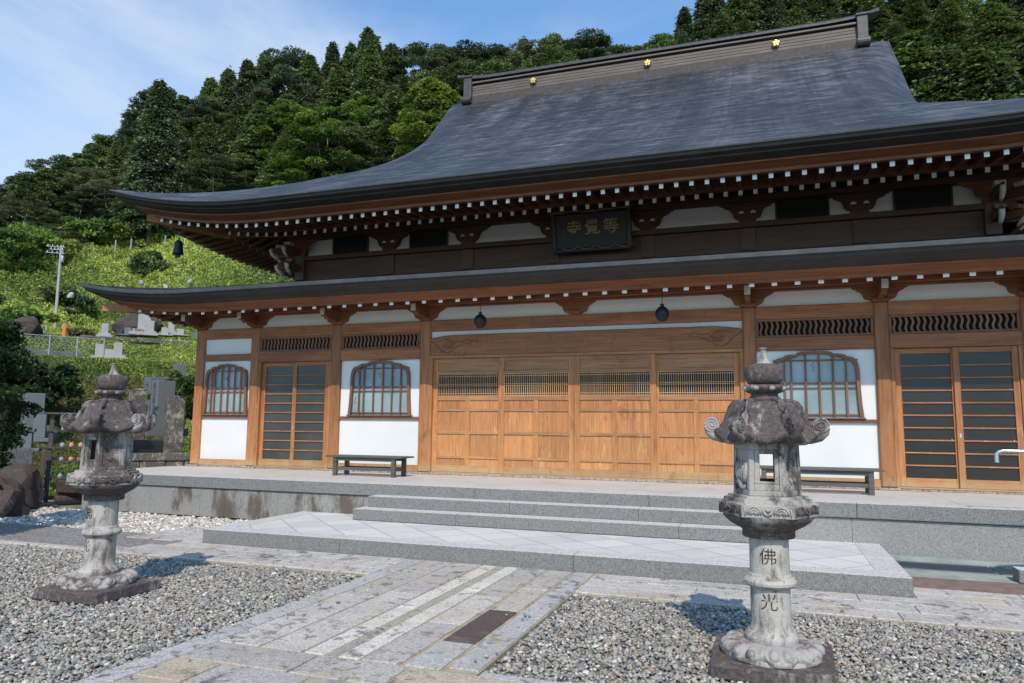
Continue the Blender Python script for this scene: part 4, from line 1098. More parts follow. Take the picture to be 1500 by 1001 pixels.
    mb = MB(); mb.lathe([(.08, 1.80), (.11, 1.812), (.135, 1.835), (.138, 1.853), (.125, 1.862), (.08, 1.865)], 48, rf=lambda th, r, z: (r*(1+.05*abs(math.cos(th*4))) if r > .1 else r, z)); mb.build('bead_ring', m_st_dark, fi, smooth=True)
    for k in range(8):
        mb = MB(); a = PI/8+k*PI/4; cx_, cy_ = .128*math.cos(a), .128*math.sin(a); vs = []
        for i in range(6):
            ph = PI*i/5
            for j in range(8): vs.append((cx_+.024*math.sin(ph)*math.cos(j*PI/4), cy_+.024*math.sin(ph)*math.sin(j*PI/4), 1.838+.018*math.cos(ph)))
        mb.add(vs, [(i*8+j, i*8+(j+1) % 8, (i+1)*8+(j+1) % 8, (i+1)*8+j) for i in range(5) for j in range(8)])
        mb.build('bead', m_st_base, fi, smooth=True)
    mb = MB(); mb.lathe([(.085, 1.862), (.108, 1.875), (.126, 1.905), (.131, 1.94), (.130, 1.972), (.124, 1.988), (.102, 2.0), (.07, 2.009), (.04, 2.013)], 40, rf=lambda th, r, z: (r*(1+.012*math.cos(th*10)), z)); mb.build('jewel', m_st_dark, fi, smooth=True)
    mb = MB(); mb.lathe([(.066, 2.000), (.052, 2.012), (.034, 2.035), (.023, 2.062), (.019, 2.09), (.018, 2.108), (.026, 2.114), (.027, 2.122), (.012, 2.125)], 28); mb.build('spire', m_st_pale, fi, smooth='angle')
    for ob in list(t.children):
        pass
    return t
stone_lantern((9.97, -7.05, GZ), 'taller-looking weathered stone lantern on the right gravel bed, in front of the right bench')
stone_lantern((4.08, -7.08, GZ), 'weathered stone lantern on the left gravel bed, in front of the shelf of slippers')

# ------------------------------------------------------------------ benches
def bench(x0, x1, y0, y1, lab):
    t = thing('wooden_bench', lab, 'bench', ((x0+x1)/2, (y0+y1)/2, 0), 0, 'dark wooden benches on the terrace'); w2, d2 = (x1-x0)/2, (y1-y0)/2
    mb = MB(); mb.box(-w2, w2, -d2, d2, .325, .352); mb.build('seat', m_bench, t, bevel=.004)
    for sx in (-1, 1):
        for sy in (-1, 1):
            mb = MB(); cx, cy = sx*(w2-.17), sy*(d2-.06); mb.box(cx-.035, cx+.035, cy-.035, cy+.035, .001, .324); mb.build('leg', m_bench, t, bevel=.004)
        mb = MB(); cx = sx*(w2-.17); mb.box(cx-.02, cx+.02, -d2+.09, d2-.09, .10, .15); mb.build('stretcher', m_bench, t)
    for sy in (-1, 1):
        cy = sy*(d2-.06); mb = MB(); mb.box(-w2+.205, w2-.205, cy-.02, cy+.02, .265, .322); mb.build('apron', m_bench, t)
        mb = MB(); mb.box(-w2+.205, w2-.205, cy-.018, cy+.018, .10, .155); mb.build('stretcher', m_bench, t)
bench(2.55, 4.05, -1.12, -.62, 'dark wooden bench with a lower rail, under the window left of the panelled doors')
bench(9.75, 11.50, -1.12, -.62, 'dark wooden bench with a lower rail, under the window right of the panelled doors')

# ------------------------------------------------------------------ steel hand rails at the right
def handrail(pts, lab):
    base = pts[0]; t = thing('handrail', lab, 'handrail', (base[0], base[1], base[2]), 0, 'steel handrails at the right edge')
    mb = MB(); mb.tube([Vector(p)-Vector(base) for p in pts], .022, 14); mb.build('rail', m_steel, t, smooth='angle')
    for q in pts[1::3][-1:]:
        mb = MB(); v = Vector(pts[-1])-Vector(base); mb.tube([v, (v.x, v.y, -.66-base[2])], .02, 12); mb.build('post', m_steel, t, smooth=True)
handrail([(12.43, -2.72, .55), (12.43, -2.72, .65), (12.45, -2.72, .67), (12.49, -2.72, .68), (14.6, -2.72, .68)], 'upper brushed steel handrail with a turned-down end in front of the right sliding doors')
handrail([(12.62, -3.15, -.06), (12.62, -3.15, .055), (12.64, -3.15, .075), (12.68, -3.15, .085), (14.2, -3.15, .30)], 'lower sloping steel handrail beside the terrace wall at the right edge')

# ------------------------------------------------------------------ slipper shelf, basin, rocks
rk = thing('slipper_shelf', 'dark weathered wooden shelf stacked with slippers behind the left lantern', 'shelf', (-3.0, -1.25, GZ), math.atan2(.80, .60))
# local x runs along the shelf, local -y faces the camera
for x, h in ((-.60, 1.70), (.02, 1.70), (.62, 1.70)):
    for y in (-.16, .16):
        mb = MB(); mb.box(x-.035, x+.035, y-.035, y+.035, 0, h); mb.build('post', m_rackw, rk, bevel=.004)
mb = MB(); mb.box(-.86, .92, -.28, .28, 1.70, 1.735); mb.build('top_board', m_conc if False else m_bench, rk, bevel=.004)
shz = [.47, .80, 1.07, 1.40]
for z in shz:
    mb = MB(); mb.box(-.66, .68, -.22, .20, z-.035, z); mb.build('shelf_board', m_rackw, rk, bevel=.003)
mb = MB(); mb.box(-.75, -.67, -.42, -.34, 0, 1.0); mb.build('stub_post', m_rackw, rk, bevel=.005)
rkM = Matrix.Translation(rk.location) @ Matrix.Rotation(rk.rotation_euler[2], 4, 'Z')
def slipper(mat):
    mb = MB(); out = [(.13*math.cos(a)*(1), .046*math.sin(a)*(1.0+.18*math.cos(a))) for a in [2*PI*i/20 for i in range(20)]]
    mb.prism(out, lambda p, q, t: (p, q, t), .0, .014); o = mb.build('sole', mat, None, smooth='angle')
    mb = MB(); vs = []; K = 7
    for i in range(K):
        x = -.005+.12*i/(K-1); wd = .047*(1-.25*(i/(K-1))**2.5) if i < K-1 else .022; hh = .058*(1-(i/(K-1))**2.2)+.014
        for j in range(9):
            a = PI*j/8; vs.append((x, wd*math.cos(a), .012+hh*math.sin(a)))
    mb.add(vs, [(i*9+j, i*9+j+1, (i+1)*9+j+1, (i+1)*9+j) for i in range(K-1) for j in range(8)])
    u = mb.build('upper', mat, None, smooth=True); sm = u.modifiers.new('thick', 'SOLIDIFY'); sm.thickness = .005
    return o, u
protos = {k: slipper(m) for k, m in (('tan', m_tan), ('blue-grey', m_bluegrey), ('brown', m_brownv))}
used = set()
lay = [(1.40, 'blue-grey', 'topmost', 4), (1.07, 'tan', 'second', 7), (.80, 'tan', 'third', 7), (.47, 'blue-grey', 'lowest', 8)]
onames = ['first', 'second', 'third', 'fourth', 'fifth', 'sixth', 'seventh', 'eighth']
for z, base, sh, n in lay:
    for i in range(n):
        colr = base if not (i < 2 and z in (1.07, .80)) else ('brown' if i == 0 else 'blue-grey')
        x = -.55+1.1*i/7; loc = rkM @ Vector((x, -.03, z+.001))
        t = thing('slipper', f'{colr} slipper on the {sh} shelf, {onames[i]} from the left', 'slipper', loc, rk.rotation_euler[2]+PI/2*(-1)+random.uniform(-.12, .12)+(PI if base == 'tan' and i > 1 and False else 0), 'slippers on the shelf')
        for pr in protos[colr]:
            o = pr if (colr, pr.name) not in used else pr.copy()
            if (colr, pr.name) in used: COL.objects.link(o)
            used.add((colr, pr.name)); o.parent = t; 
def rocky(name, lab, cat, loc, size, mat, seed, sub=3, flat=.5, group=None):
    bm = bmesh.new(); bmesh.ops.create_icosphere(bm, subdivisions=sub, radius=1)
    from mathutils import noise as mn
    for v in bm.verts:
        d = mn.noise(v.co*1.3+Vector((seed, 0, 0)))*.45+mn.noise(v.co*3.1+Vector((0, seed, 0)))*.16
        v.co = v.co*(1+d); v.co = Vector((v.co.x*size[0], v.co.y*size[1], (v.co.z if v.co.z > -flat else -flat)*size[2]+flat*size[2]))
    me = bpy.data.meshes.new(name); bm.to_mesh(me); bm.free(); me.materials.append(mat)
    me.polygons.foreach_set('use_smooth', [True]*len(me.polygons)); me.set_sharp_from_angle(angle=math.radians(28))
    o = bpy.data.objects.new(name, me); COL.objects.link(o); o.location = loc; tag(o, lab, cat, group); return o
bs = thing('stone_basin', 'brown rough stone block standing on a flat stone under the slipper shelf', 'stone block', (-2.95, -1.42, GZ), math.atan2(.80, .60))
mb = MB(); mb.box(-.36, .36, -.2, .2, 0.001, .13); mb.build('footing', m_rock, bs, bevel=.04)
mb = MB(); mb.lathe([(.24, .131), (.31, .20), (.32, .40), (.30, .425), (.22, .43)], 20, rf=lambda th, r, z: (r*(1+.10*abs(math.cos(th*2))), z)); mb.build('block', m_rock, bs, smooth='angle')
B = at_Z(10, 745, GZ); rocky('boulder', 'large dark brown boulder at the left edge below the garden conifer', 'rock', (B.x, B.y, GZ-.05), (.62, .45, .56), m_rock, 3)
rocky('boulder', 'smaller dark boulder against the left edge of the picture', 'rock', tuple(at_Z(4, 755, GZ)), (.36, .34, .40), m_rock, 9)
rocky('boulder', 'pale rounded stone at the foot of the shelf post', 'rock', (-3.55, -2.05, GZ), (.20, .18, .22), m_oldst, 5)
# ------------------------------------------------------------------ terrain
AZ = [-60, -55, -46, -40, -30, -20, -10, 0, 10, 20]
T_RF = [98, 98, 108, 100, 88, 80, 72, 62, 54, 50]
T_SF = [.165, .175, .235, .27, .31, .34, .36, .37, .37, .36]
T_SB = [.10, .12, .40, .50, .55, .55, .55, .55, .55, .55]
def polar(x, y): return math.hypot(x-CAM[0], y-CAM[1]), math.degrees(math.atan2(x-CAM[0], y-CAM[1]))
def zT(x, y):
    R, az = polar(x, y)
    if az < -60: back = min(1, (-60-az)/40)
    elif az > 25: back = min(1, (az-25)/50)
    else: back = 0
    a = max(-60, min(20, az))
    rf = float(np.interp(a, AZ, T_RF)); sf = float(np.interp(a, AZ, T_SF)); sb = float(np.interp(a, AZ, T_SB)); zf = .9+sf*rf
    zl = float(np.interp(R, [0, 20, 24.5, 26, 33, 41, 44.5, 51, 75, rf], [-.72, -.72, -.5, -.1, 3.25, 3.5, 5.25, 5.5, 8.4, zf])) if a < -28 else 0
    q = max(0, min(1, (R-36)/(rf-36))); zr = -.72+(zf+.72)*(q**1.35)
    k = max(0, min(1, (-28-a)/8)); k = k*k*(3-2*k)
    z = zl*k+zr*(1-k)
    if R > rf: z = zf+sb*min(R-rf, 70)+sb*.3*max(0, min(R-rf-70, 60))
    z = z*(1-back)+(-.72)*back if R > 24 else z
    if R > 52 : z += .5*math.sin(x*.13+1)*math.cos(y*.11)*min(1, (R-52)/20)
    return z
def ground():
    Rs = [0, 4, 8, 12, 16, 18, 20, 21.5, 23, 24.5, 26, 28, 30, 32, 34, 37, 40, 42, 44, 46, 50, 55, 60, 66, 72, 80, 88, 96, 104, 112, 120, 130, 145, 165, 190, 230, 300, 450, 800]
    na = 240; vs = [(CAM[0], CAM[1], -.72)]
    for R in Rs[1:]:
        for k in range(na):
            a = 2*PI*k/na; x, y = CAM[0]+R*math.sin(a), CAM[1]+R*math.cos(a); vs.append((x, y, zT(x, y)))
    fs = [(0, 1+(k+1) % na, 1+k) for k in range(na)]
    for i in range(len(Rs)-2):
        for k in range(na): fs.append((1+i*na+k, 1+i*na+(k+1) % na, 1+(i+1)*na+(k+1) % na, 1+(i+1)*na+k))
    me = bpy.data.meshes.new('ground'); me.from_pydata(vs, [], fs)
    m, t, b = newmat('hill_ground'); p = pos(t); sp = N(t, 'ShaderNodeSeparateXYZ'); t.links.new(p, sp.inputs[0])
    n1 = noise(t, p, .5, 6, .65); r1 = ramp(t, [(.3, (.030, .050, .014)), (.55, (.060, .095, .022)), (.75, (.12, .13, .045))]); t.links.new(n1, r1.inputs[0])
    n2 = noise(t, p, 3, 6, .65); r2 = ramp(t, [(.3, (.12, .10, .075)), (.7, (.26, .225, .17))]); t.links.new(n2, r2.inputs[0])
    f = mrange(t, sp.outputs[2], -.70, -.55); t.links.new(mix(t, f, r2.outputs[0], r1.outputs[0]), b.inputs['Base Color']); b.inputs['Roughness'].default_value = .95
    bump(t, b, n2, .4, .05)
    me.materials.append(m); me.polygons.foreach_set('use_smooth', [True]*len(fs))
    o = bpy.data.objects.new('ground', me); COL.objects.link(o); tag(o, kind='structure')
ground()
def struct(name, mb, mat, **k): return tag(mb.build(name, mat, **k), kind='structure')
# gravel beds (sheet) and pebbles
m_, t_, b_ = newmat('gravel_bed_sheet'); p_ = pos(t_)
v_ = N(t_, 'ShaderNodeTexVoronoi'); v_.inputs['Scale'].default_value = 32; t_.links.new(p_, v_.inputs['Vector'])
s_ = N(t_, 'ShaderNodeSeparateColor'); t_.links.new(v_.outputs['Color'], s_.inputs[0])
r_ = ramp(t_, [(0, (.05, .05, .048)), (.5, (.13, .125, .115)), (1, (.30, .28, .25))]); t_.links.new(s_.outputs[0], r_.inputs[0])
t_.links.new(r_.outputs[0], b_.inputs['Base Color']); b_.inputs['Roughness'].default_value = .9
bump(t_, b_, v_.outputs['Distance'], -.8, .02); m_bedv = m_
mb = MB()
mb.add([(-14, -14, -.700), (6.0, -14, -.700), (6.0, -5.44, -.700), (-14, -5.44, -.700)], [(0, 1, 2, 3)])
mb.add([(8.2, -7.86, -.700), (22, -7.86, -.700), (22, -5.40, -.700), (8.2, -5.40, -.700)], [(0, 1, 2, 3)])
mb.add([(-9, -4.12, -.700), (2.94, -4.12, -.700), (2.94, -2.3, -.700), (-9, -2.3, -.700)], [(0, 1, 2, 3)])
mb.add([(8.6, -20, -.704), (26, -20, -.704), (26, -8.75, -.704), (8.6, -8.75, -.704)], [(0, 1, 2, 3)])
struct('gravel_ground', mb, m_bedv)
def in_view(P, mrg=300):
    d = P-np.array(CAM); z = d @ np.array(_f); x = 750+FPX*(d @ np.array(_r))/np.maximum(z, .01); y = 500.5-FPX*(d @ np.array(_u))/np.maximum(z, .01)
    return (z > .3) & (x > -mrg) & (x < 1500+mrg) & (y > -mrg) & (y < 1001+mrg)
def pebbles(rects, dens, size, palette, weights, name, lab, excl=(), lift_=0.):
    t = (1+5**.5)/2
    ico = np.array([(-1,t,0),(1,t,0),(-1,-t,0),(1,-t,0),(0,-1,t),(0,1,t),(0,-1,-t),(0,1,-t),(t,0,-1),(t,0,1),(-t,0,-1),(-t,0,1)], float)/math.sqrt(1+t*t)
    F = np.array([(0,11,5),(0,5,1),(0,1,7),(0,7,10),(0,10,11),(1,5,9),(5,11,4),(11,10,2),(10,7,6),(7,1,8),(3,9,4),(3,4,2),(3,2,6),(3,6,8),(3,8,9),(4,9,5),(2,4,11),(6,2,10),(8,6,7),(9,8,1)])
    P = []
    for x0, x1, y0, y1 in rects:
        n = int((x1-x0)*(y1-y0)*dens); q = np.c_[RNG.uniform(x0, x1, n), RNG.uniform(y0, y1, n), np.full(n, -.688)]; P.append(q)
    P = np.concatenate(P); P = P[in_view(P)]
    for ex in excl: 
        P = P[~((P[:, 0] > ex[0]) & (P[:, 0] < ex[1]) & (P[:, 1] > ex[2]) & (P[:, 1] < ex[3]))]
    n = len(P); s = size*np.exp(RNG.normal(0, .30, n)); s = np.minimum(s, size*2.3)
    # axes of each pebble
    a = RNG.uniform(0, 2*PI, n); tilt = RNG.normal(0, .45, n)
    sx, sy, sz = s*RNG.uniform(.9, 1.5, n), s*RNG.uniform(.75, 1.05, n), s*RNG.uniform(.45, .75, n)
    V = ico[None]*np.stack([sx, sy, sz], 1)[:, None]*(1+RNG.uniform(-.16, .16, (n, 12, 1)))
    ct, st = np.cos(tilt)[:, None], np.sin(tilt)[:, None]
    x, z = V[:, :, 0]*ct-V[:, :, 2]*st, V[:, :, 0]*st+V[:, :, 2]*ct
    ca, sa = np.cos(a)[:, None], np.sin(a)[:, None]
    X, Y = x*ca-V[:, :, 1]*sa, x*sa+V[:, :, 1]*ca
    P[:, 2] += RNG.uniform(-.004, .016, n)+lift_
    V = np.stack([X, Y, z], 2)+P[:, None]
    Fa = (F[None]+12*np.arange(n)[:, None, None]).reshape(-1, 3)
    pal = np.array(palette); ci = RNG.choice(len(pal), n, p=np.array(weights)/sum(weights)); c = pal[ci]*RNG.uniform(.7, 1.25, (n, 1))
    me = big_mesh(name, V.reshape(-1, 3), Fa, m_pebble, np.repeat(c, 20, axis=0), True)
    o = link_mesh(name, me); tag(o, kind='stuff'); o['label'] = lab; o['category'] = 'gravel'
PAL = [(.31, .295, .265), (.245, .238, .218), (.155, .155, .145), (.37, .33, .265), (.46, .44, .395), (.30, .25, .195), (.19, .205, .205), (.33, .18, .12)]
ex = [(9.60, 10.36, -7.4, -6.68), (3.70, 4.46, -7.45, -6.70)]
pebbles([(-9, 5.99, -9.4, -5.46), (8.22, 15, -7.84, -5.42)], 1850, .0138, PAL, [6, 5, 3, 4, 2.2, 2.6, 1.3, .15], 'gravel', 'grey and tan river pebbles covering the courtyard beds', ex)
pebbles([(6.0, 6.5, -9.2, -5.5), (7.9, 8.2, -7.8, -5.5), (1, 16, -5.44, -5.2)], 22, .011, PAL, [5, 5, 4, 3.2, 2.6, 2, 2, .25], 'stray_gravel', 'stray pebbles kicked onto the paving', (), .042)
PAL2 = [(.52, .49, .44), (.62, .60, .56), (.36, .33, .29), (.56, .46, .35), (.25, .24, .22)]
pebbles([(-8, 2.93, -4.10, -2.32)], 620, .026, PAL2, [4, 3, 3, 2.5, 1.5], 'gravel', 'coarse pale cobbles along the foot of the terrace wall')
# paved ways
rp = random.Random(11)
def slabrow(mb, a, b, c, d, n=None, along='y', size=.9, jit=.25, tone=(1, 1, 1), var=.16, gap=.006, zt=-.655):
    """slabs in the strip x a..b, y c..d, cut along one direction"""
    lo, hi = (c, d) if along == 'y' else (a, b); p = lo
    while p < hi-.01:
        q = min(hi, p+size*(1+rp.uniform(-jit, jit)));
        if hi-q < .25*size: q = hi
        v = 1+rp.uniform(-var, var); h = rp.random()
        col = tuple(v*t for t in tone)
        if tone == (1, 1, 1):
            col = (v*(1.02), v, v*.95) if h < .3 else ((v*.86, v*.89, v*.93) if h < .5 else ((v*1.12, v*1.0, v*.80) if h < .72 else ((v*.72, v*.68, v*.66) if h < .82 else (v*.99, v*.97, v*.94))))
        dz = rp.uniform(-.002, .002)
        if along == 'y': x0, x1, y0, y1 = a+gap, b-gap, p+gap, q-gap
        else: x0, x1, y0, y1 = p+gap, q-gap, c+gap, d-gap
        mb.box(x0, x1, y0, y1, -.70, zt+dz, 0, col); p = q
mb = MB(); mb.box(6.0, 8.2, -8.62, -4.46, -.72, -.666); mb.box(6.0, 16, -14, -7.93, -.72, -.6665); mb.box(2.7, 18, -5.45, -4.45, -.72, -.6655); mb.box(11.2, 18, -4.46, -3.95, -.72, -.665); mb.box(1.66, 2.96, -4.46, -3.40, -.72, -.6645)
struct('path_bed', mb, m_mortar)
mb = MB()
slabrow(mb, 5.99, 6.19, -14, -4.52, size=1.7, tone=(.97, .99, 1.03), var=.04, gap=.003)
slabrow(mb, 7.98, 8.19, -7.86, -4.52, size=1.6, tone=(.97, .99, 1.03), var=.04, gap=.003)
slabrow(mb, 6.20, 6.55, -7.93, -4.52, size=1.3); slabrow(mb, 6.56, 6.90, -7.93, -4.52, size=1.5)
slabrow(mb, 6.92, 7.09, -7.93, -4.52, size=1.75, tone=(1.42, 1.41, 1.33), var=.05); slabrow(mb, 7.19, 7.36, -7.93, -4.52, size=1.9, tone=(1.42, 1.41, 1.33), var=.05)
slabrow(mb, 7.10, 7.18, -7.93, -4.52, size=2.4, tone=(.80, .82, .72), var=.05, gap=.002, zt=-.661)
slabrow(mb, 7.37, 7.66, -7.93, -4.52, size=1.2)
for a, b, c in ((-7.93, -7.34, (.98, .99, 1.02)), (-7.33, -6.36, (.22, .155, .155)), (-6.35, -5.5, (1.05, 1.0, .92)), (-5.49, -4.53, (1.02, 1.0, .96))):
    slabrow(mb, 7.69, 7.95, a, b, size=3, tone=c, var=.02)
y = -7.94; k = 0
while y > -13:
    h = .34+.05*rp.random(); slabrow(mb, 6.20, 16 if k else 8.9, y-h, y, along='x', size=.62, jit=.45, gap=.010); y -= h; k += 1
slabrow(mb, 8.22, 16, -7.96, -7.865, along='x', size=2, tone=(.97, .99, 1.03), var=.04)
for i, (a, b) in enumerate(((-5.44, -5.14), (-5.13, -4.82), (-4.81, -4.515))):
    slabrow(mb, 2.15+.25*i, 5.985, a, b, along='x', size=.95, jit=.2, tone=(1.08, 1.07, 1.05), var=.05, gap=.004); slabrow(mb, 8.21, 17, a, b, along='x', size=.92, jit=.2, tone=(1.08, 1.07, 1.05), var=.05, gap=.004)
for a, b in ((-4.51, -4.15), (-4.14, -3.78), (-3.77, -3.42)): slabrow(mb, 1.65, 2.93, a, b, along='x', size=.7, tone=(1.08, 1.07, 1.05), var=.05)
for a, b in ((-4.51, -4.25), (-4.24, -3.97)): slabrow(mb, 11.26, 17, a, b, along='x', size=.95, tone=(1.08, 1.07, 1.05), var=.05, gap=.004)
slabrow(mb, -9, 2.1, -5.45, -5.30, along='x', size=1.9, tone=(1.12, 1.1, 1.05), var=.03)
struct('paved_path', mb, m_slab, bevel=.004, seg=1)
mb = MB(); mb.box(-14, 1.64, -5.29, -4.12, -.71, -.662); mb.box(1.641, 2.66, -5.29, -4.52, -.71, -.6632); struct('old_concrete_path', mb, m_asph)
# drain beside the landing
dr = thing('drain_channel', 'shallow concrete drain with blue-grey gratings at the right end of the landing', 'drain', (12.5, -2.8, GZ))
def dt(mb, name, mat, **k): o = mb.build(name, mat, dr, **k); o.location = (-12.5, 2.8, -GZ); return o
mb = MB(); mb.box(11.26, 17, -3.40, -2.98, -.72, -.645); mb.box(11.26, 17, -2.46, -2.31, -.72, -.60); mb.box(11.26, 17, -2.98, -2.46, -.74, -.69); dt(mb, 'channel', m_drain, bevel=.004)
for x0 in (11.30, 12.35, 13.40, 14.45):
    mb = MB(); mb.box(x0, x0+1.02, -2.975, -2.94, -.665, -.640); mb.box(x0, x0+1.02, -2.50, -2.465, -.665, -.640)
    for j in range(41): x = x0+.01+j*.025; mb.box(x, x+.006, -2.94, -2.50, -.66, -.642)
    dt(mb, 'grating', m_grate)
mb = MB(); mb.box(11.26, 17, -3.93, -3.42, -.71, -.648); o = struct('brown_strip', mb, m_brstrip)
kb = thing('kerb_block', 'granite kerb block beside the drain at the right edge', 'kerb', (14, -3.3, GZ)); mb = MB(); mb.box(-1.62, 1.5, -.12, .10, .018, .15); mb.build('block', m_gran, kb, bevel=.008)

# ------------------------------------------------------------------ graveyard
def jit(c, v): return tuple(x*v for x in c)
def gravestone(px, yt, yb, R, w_, lab, mat=None, txt=None, rz=-.75, steps=2, cap=False):
    T = at_R(px, yt, R); B = at_R(px, yb, R); h = T.z-B.z
    t = thing('gravestone', lab, 'gravestone', (B.x, B.y, B.z-.02), rz, 'gravestones on the hillside terraces'); mat = mat or m_grave
    zb = 0; hs = h*.14
    for i in range(steps):
        mb = MB(); e = w_*(2.1-.5*i); mb.box(-e, e, -e, e, zb, zb+hs); mb.build('plinth', mat, t, bevel=.01); zb += hs
    mb = MB(); mb.box(-w_, w_, -w_*.9, w_*.9, zb, h if not cap else h-.08); o = mb.build('pillar', mat, t, bevel=.012)
    if cap: mb = MB(); mb.box(-w_*1.25, w_*1.25, -w_*1.25, w_*1.25, h-.078, h); mb.build('cap', mat, t, bevel=.02)
    mb = MB(); mb.box(-.05, .05, -w_*1.7, -w_*1.25, hs*1.0 if steps > 1 else hs, hs*1.9); 
    if txt:
        n = len(txt); H = h-zb
        for i, ch in enumerate(txt):
            text_mesh(ch, min(H/n*.92, w_*1.5), m_carve, 'lettering', o, .003, Matrix.Translation((0, -w_*.9-.002, zb+H*(.95-(i+.5)/n*.92))) @ RX90)
    return t
gravestone(235, 557, 638, 20.5, .235, 'tall polished blue-grey gravestone beside the mossy pillar near the hall corner', txt='田口家之墓', rz=-.45)
gravestone(222, 552, 632, 22.5, .22, 'narrower gravestone half hidden behind the tall polished one', rz=-.45, txt='之墓')
gravestone(45, 575, 640, 20, .21, 'blue-grey gravestone near the garden shrub at the left edge', txt='五木家之墓', rz=-.5)
gravestone(57, 606, 646, 19.2, .13, 'short grey stone marker next to the left blue-grey gravestone', m_grave, steps=1)
gravestone(37, 626, 660, 17.5, .12, 'low grey stone stand with a flat cap in front of the left gravestone', m_grave, steps=1, cap=True)
gravestone(262, 533, 556, 31, .2, 'small grey gravestone on the slope above the mossy pillar', rz=-.5)
gravestone(145, 504, 528, 38.5, .20, 'pale gravestone at the left behind the wire fence', m_gravel)
gravestone(172, 502, 527, 38, .20, 'pale gravestone at the right behind the wire fence', m_gravel)
gravestone(158, 512, 528, 38.6, .35, 'broad low pale stone between the two gravestones behind the fence', m_gravel, steps=1)
gravestone(153, 474, 494, 46, .19, 'small gravestone at the left end of the upper terrace', m_gravel)
gravestone(187, 480, 492, 46.5, .20, 'black gravestone on the upper terrace', m_grave, steps=1)
gravestone(203, 482, 492, 46.5, .24, 'low brown marker between the upper terrace graves', m_oldst, steps=1)
gravestone(210, 461, 492, 47, .36, 'large cream gravestone on the upper terrace, widest of its row', m_gravel)
gravestone(220, 470, 492, 46, .19, 'tall grey gravestone just right of the large cream one', m_gravel)
gravestone(241, 480, 492, 46.3, .20, 'stubby cream stone post on the upper terrace', m_gravel, steps=1)
gravestone(250, 470, 492, 47, .18, 'tall slim grey gravestone near the eave on the upper terrace', m_gravel)
gravestone(264, 482, 492, 46, .19, 'cream stone post nearest the hall on the upper terrace', m_gravel, steps=1)
for i, (px, yt, yb, R, lab) in enumerate(((207, 403, 414, 82, 'pale old stone standing in the slope above the lower roof, left'), (243, 412, 420, 80, 'small square pale stone peeping over the lower roof'), (278, 402, 412, 84, 'pale old stone on the slope, right of the square one'), (204-100, 425, 432, 76, 'white stone right of the utility pole'))):
    B = at_R(px, yb, R); rocky('old_stone', lab, 'stone', (B.x, B.y, B.z-.3), (.28, .25, .36), m_gravel, 20+i, 2)
def stone_post(px, yt, R, w_, lab, zb=GZ):
    T = at_R(px, yt, R); t = thing('stone_post', lab, 'stone post', (T.x, T.y, zb), -.6); h = T.z-zb
    mb = MB(); mb.box(-w_, w_, -w_, w_, .45, h-.06); mb.build('shaft', m_oldst, t, bevel=.02)
    mb = MB(); mb.box(-w_*1.12, w_*1.12, -w_*1.12, w_*1.12, 0, .449); mb.build('foot', m_oldst, t, bevel=.02)
    mb = MB(); vs = [(-w_*1.02, -w_*1.02, h-.06), (w_*1.02, -w_*1.02, h-.06), (w_*1.02, w_*1.02, h-.06), (-w_*1.02, w_*1.02, h-.06), (0, 0, h)]
    mb.add(vs, [(0, 3, 2, 1), (0, 1, 4), (1, 2, 4), (2, 3, 4), (3, 0, 4)]); mb.build('cap', m_oldst, t)
stone_post(257, 578, 17.6, .18, 'mossy dark stone gate post nearest the hall corner'); stone_post(203, 568, 18.2, .17, 'mossy dark stone gate post behind the roof of the left lantern')
# rough low block wall
wl = thing('block_wall', 'low mossy wall of rough stone blocks beside the terrace', 'wall', (-2.2, -.55, GZ), math.atan2(.80, .62))
mb = MB(); rb_ = random.Random(5)
for r in range(3):
    x = -1.1+.1*(r % 2)
    while x < .9:
        L_ = .36+.2*rb_.random(); mb.box(x, x+L_-.012, -.14+rb_.uniform(-.02, .01), .14, .02+r*.25, .02+r*.25+.24, 0); x += L_
mb.build('blocks', m_oldst, wl, bevel=.02)
mb = MB(); mb.box(-1.15, .95, -.17, .17, .775, .93); mb.build('coping', m_oldst, wl, bevel=.02)
B = at_R(210, 650, 17.6); kb2 = thing('grave_kerb', 'polished black kerb under the tall gravestone', 'kerb', (B.x, B.y, B.z-.25), math.atan2(.8, .62)); mb = MB(); mb.box(-1.0, .45, -.1, .5, 0, .32); mb.build('kerb', m_lacq, kb2, bevel=.01)
mb = MB()
for x in (-.9, -.5, -.1, .3): mb.tube([(x, -.16, -.35), (x, -.16, .02)], .012, 6)
mb.tube([(-1.0, -.16, .03), (.45, -.16, .03)], .012, 6); mb.build('rail', m_iron, kb2)
for px, py, lab in ((212, 601, 'left'), (227, 600, 'right')):
    B = at_R(px, py, 18.6); t = thing('flower_bunch', f'pink flowers in a vase before the tall gravestone, {lab} of the pair', 'flowers', (B.x, B.y, B.z-.25))
    mb = MB(); mb.lathe([(.04, 0), (.045, .14), (.055, .15)], 10); mb.build('vase', m_gravel, t, smooth='angle')
    f = MB(); s = MB(); r3 = random.Random(px)
    for _ in range(9):
        a, q = r3.random()*6.3, r3.random()*.08; x, y, z = q*math.cos(a), q*math.sin(a), .25+r3.random()*.08
        f.lathe([(.001, z-.02), (.024, z-.012), (.03, z+.005), (.012, z+.018)], 7, (x, y)); s.tube([(0, 0, .12), (x, y, z-.02)], .004, 4)
    f.build('blossoms', m_pink, t); s.build('stems', m_stem, t)
# polished kerb at the left and its wall
B = at_R(38, 657, 16.6); t = thing('granite_kerb', 'grey speckled granite kerb wall left of the slipper shelf', 'wall', (B.x, B.y, GZ), math.atan2(.8, .62)); mb = MB()
mb.box(-1.6, .12, -.08, .25, 0, .72); mb.box(-1.6, .12, -.10, .27, .721, B.z-GZ); mb.build('kerb', m_kerbd, t, bevel=.01)
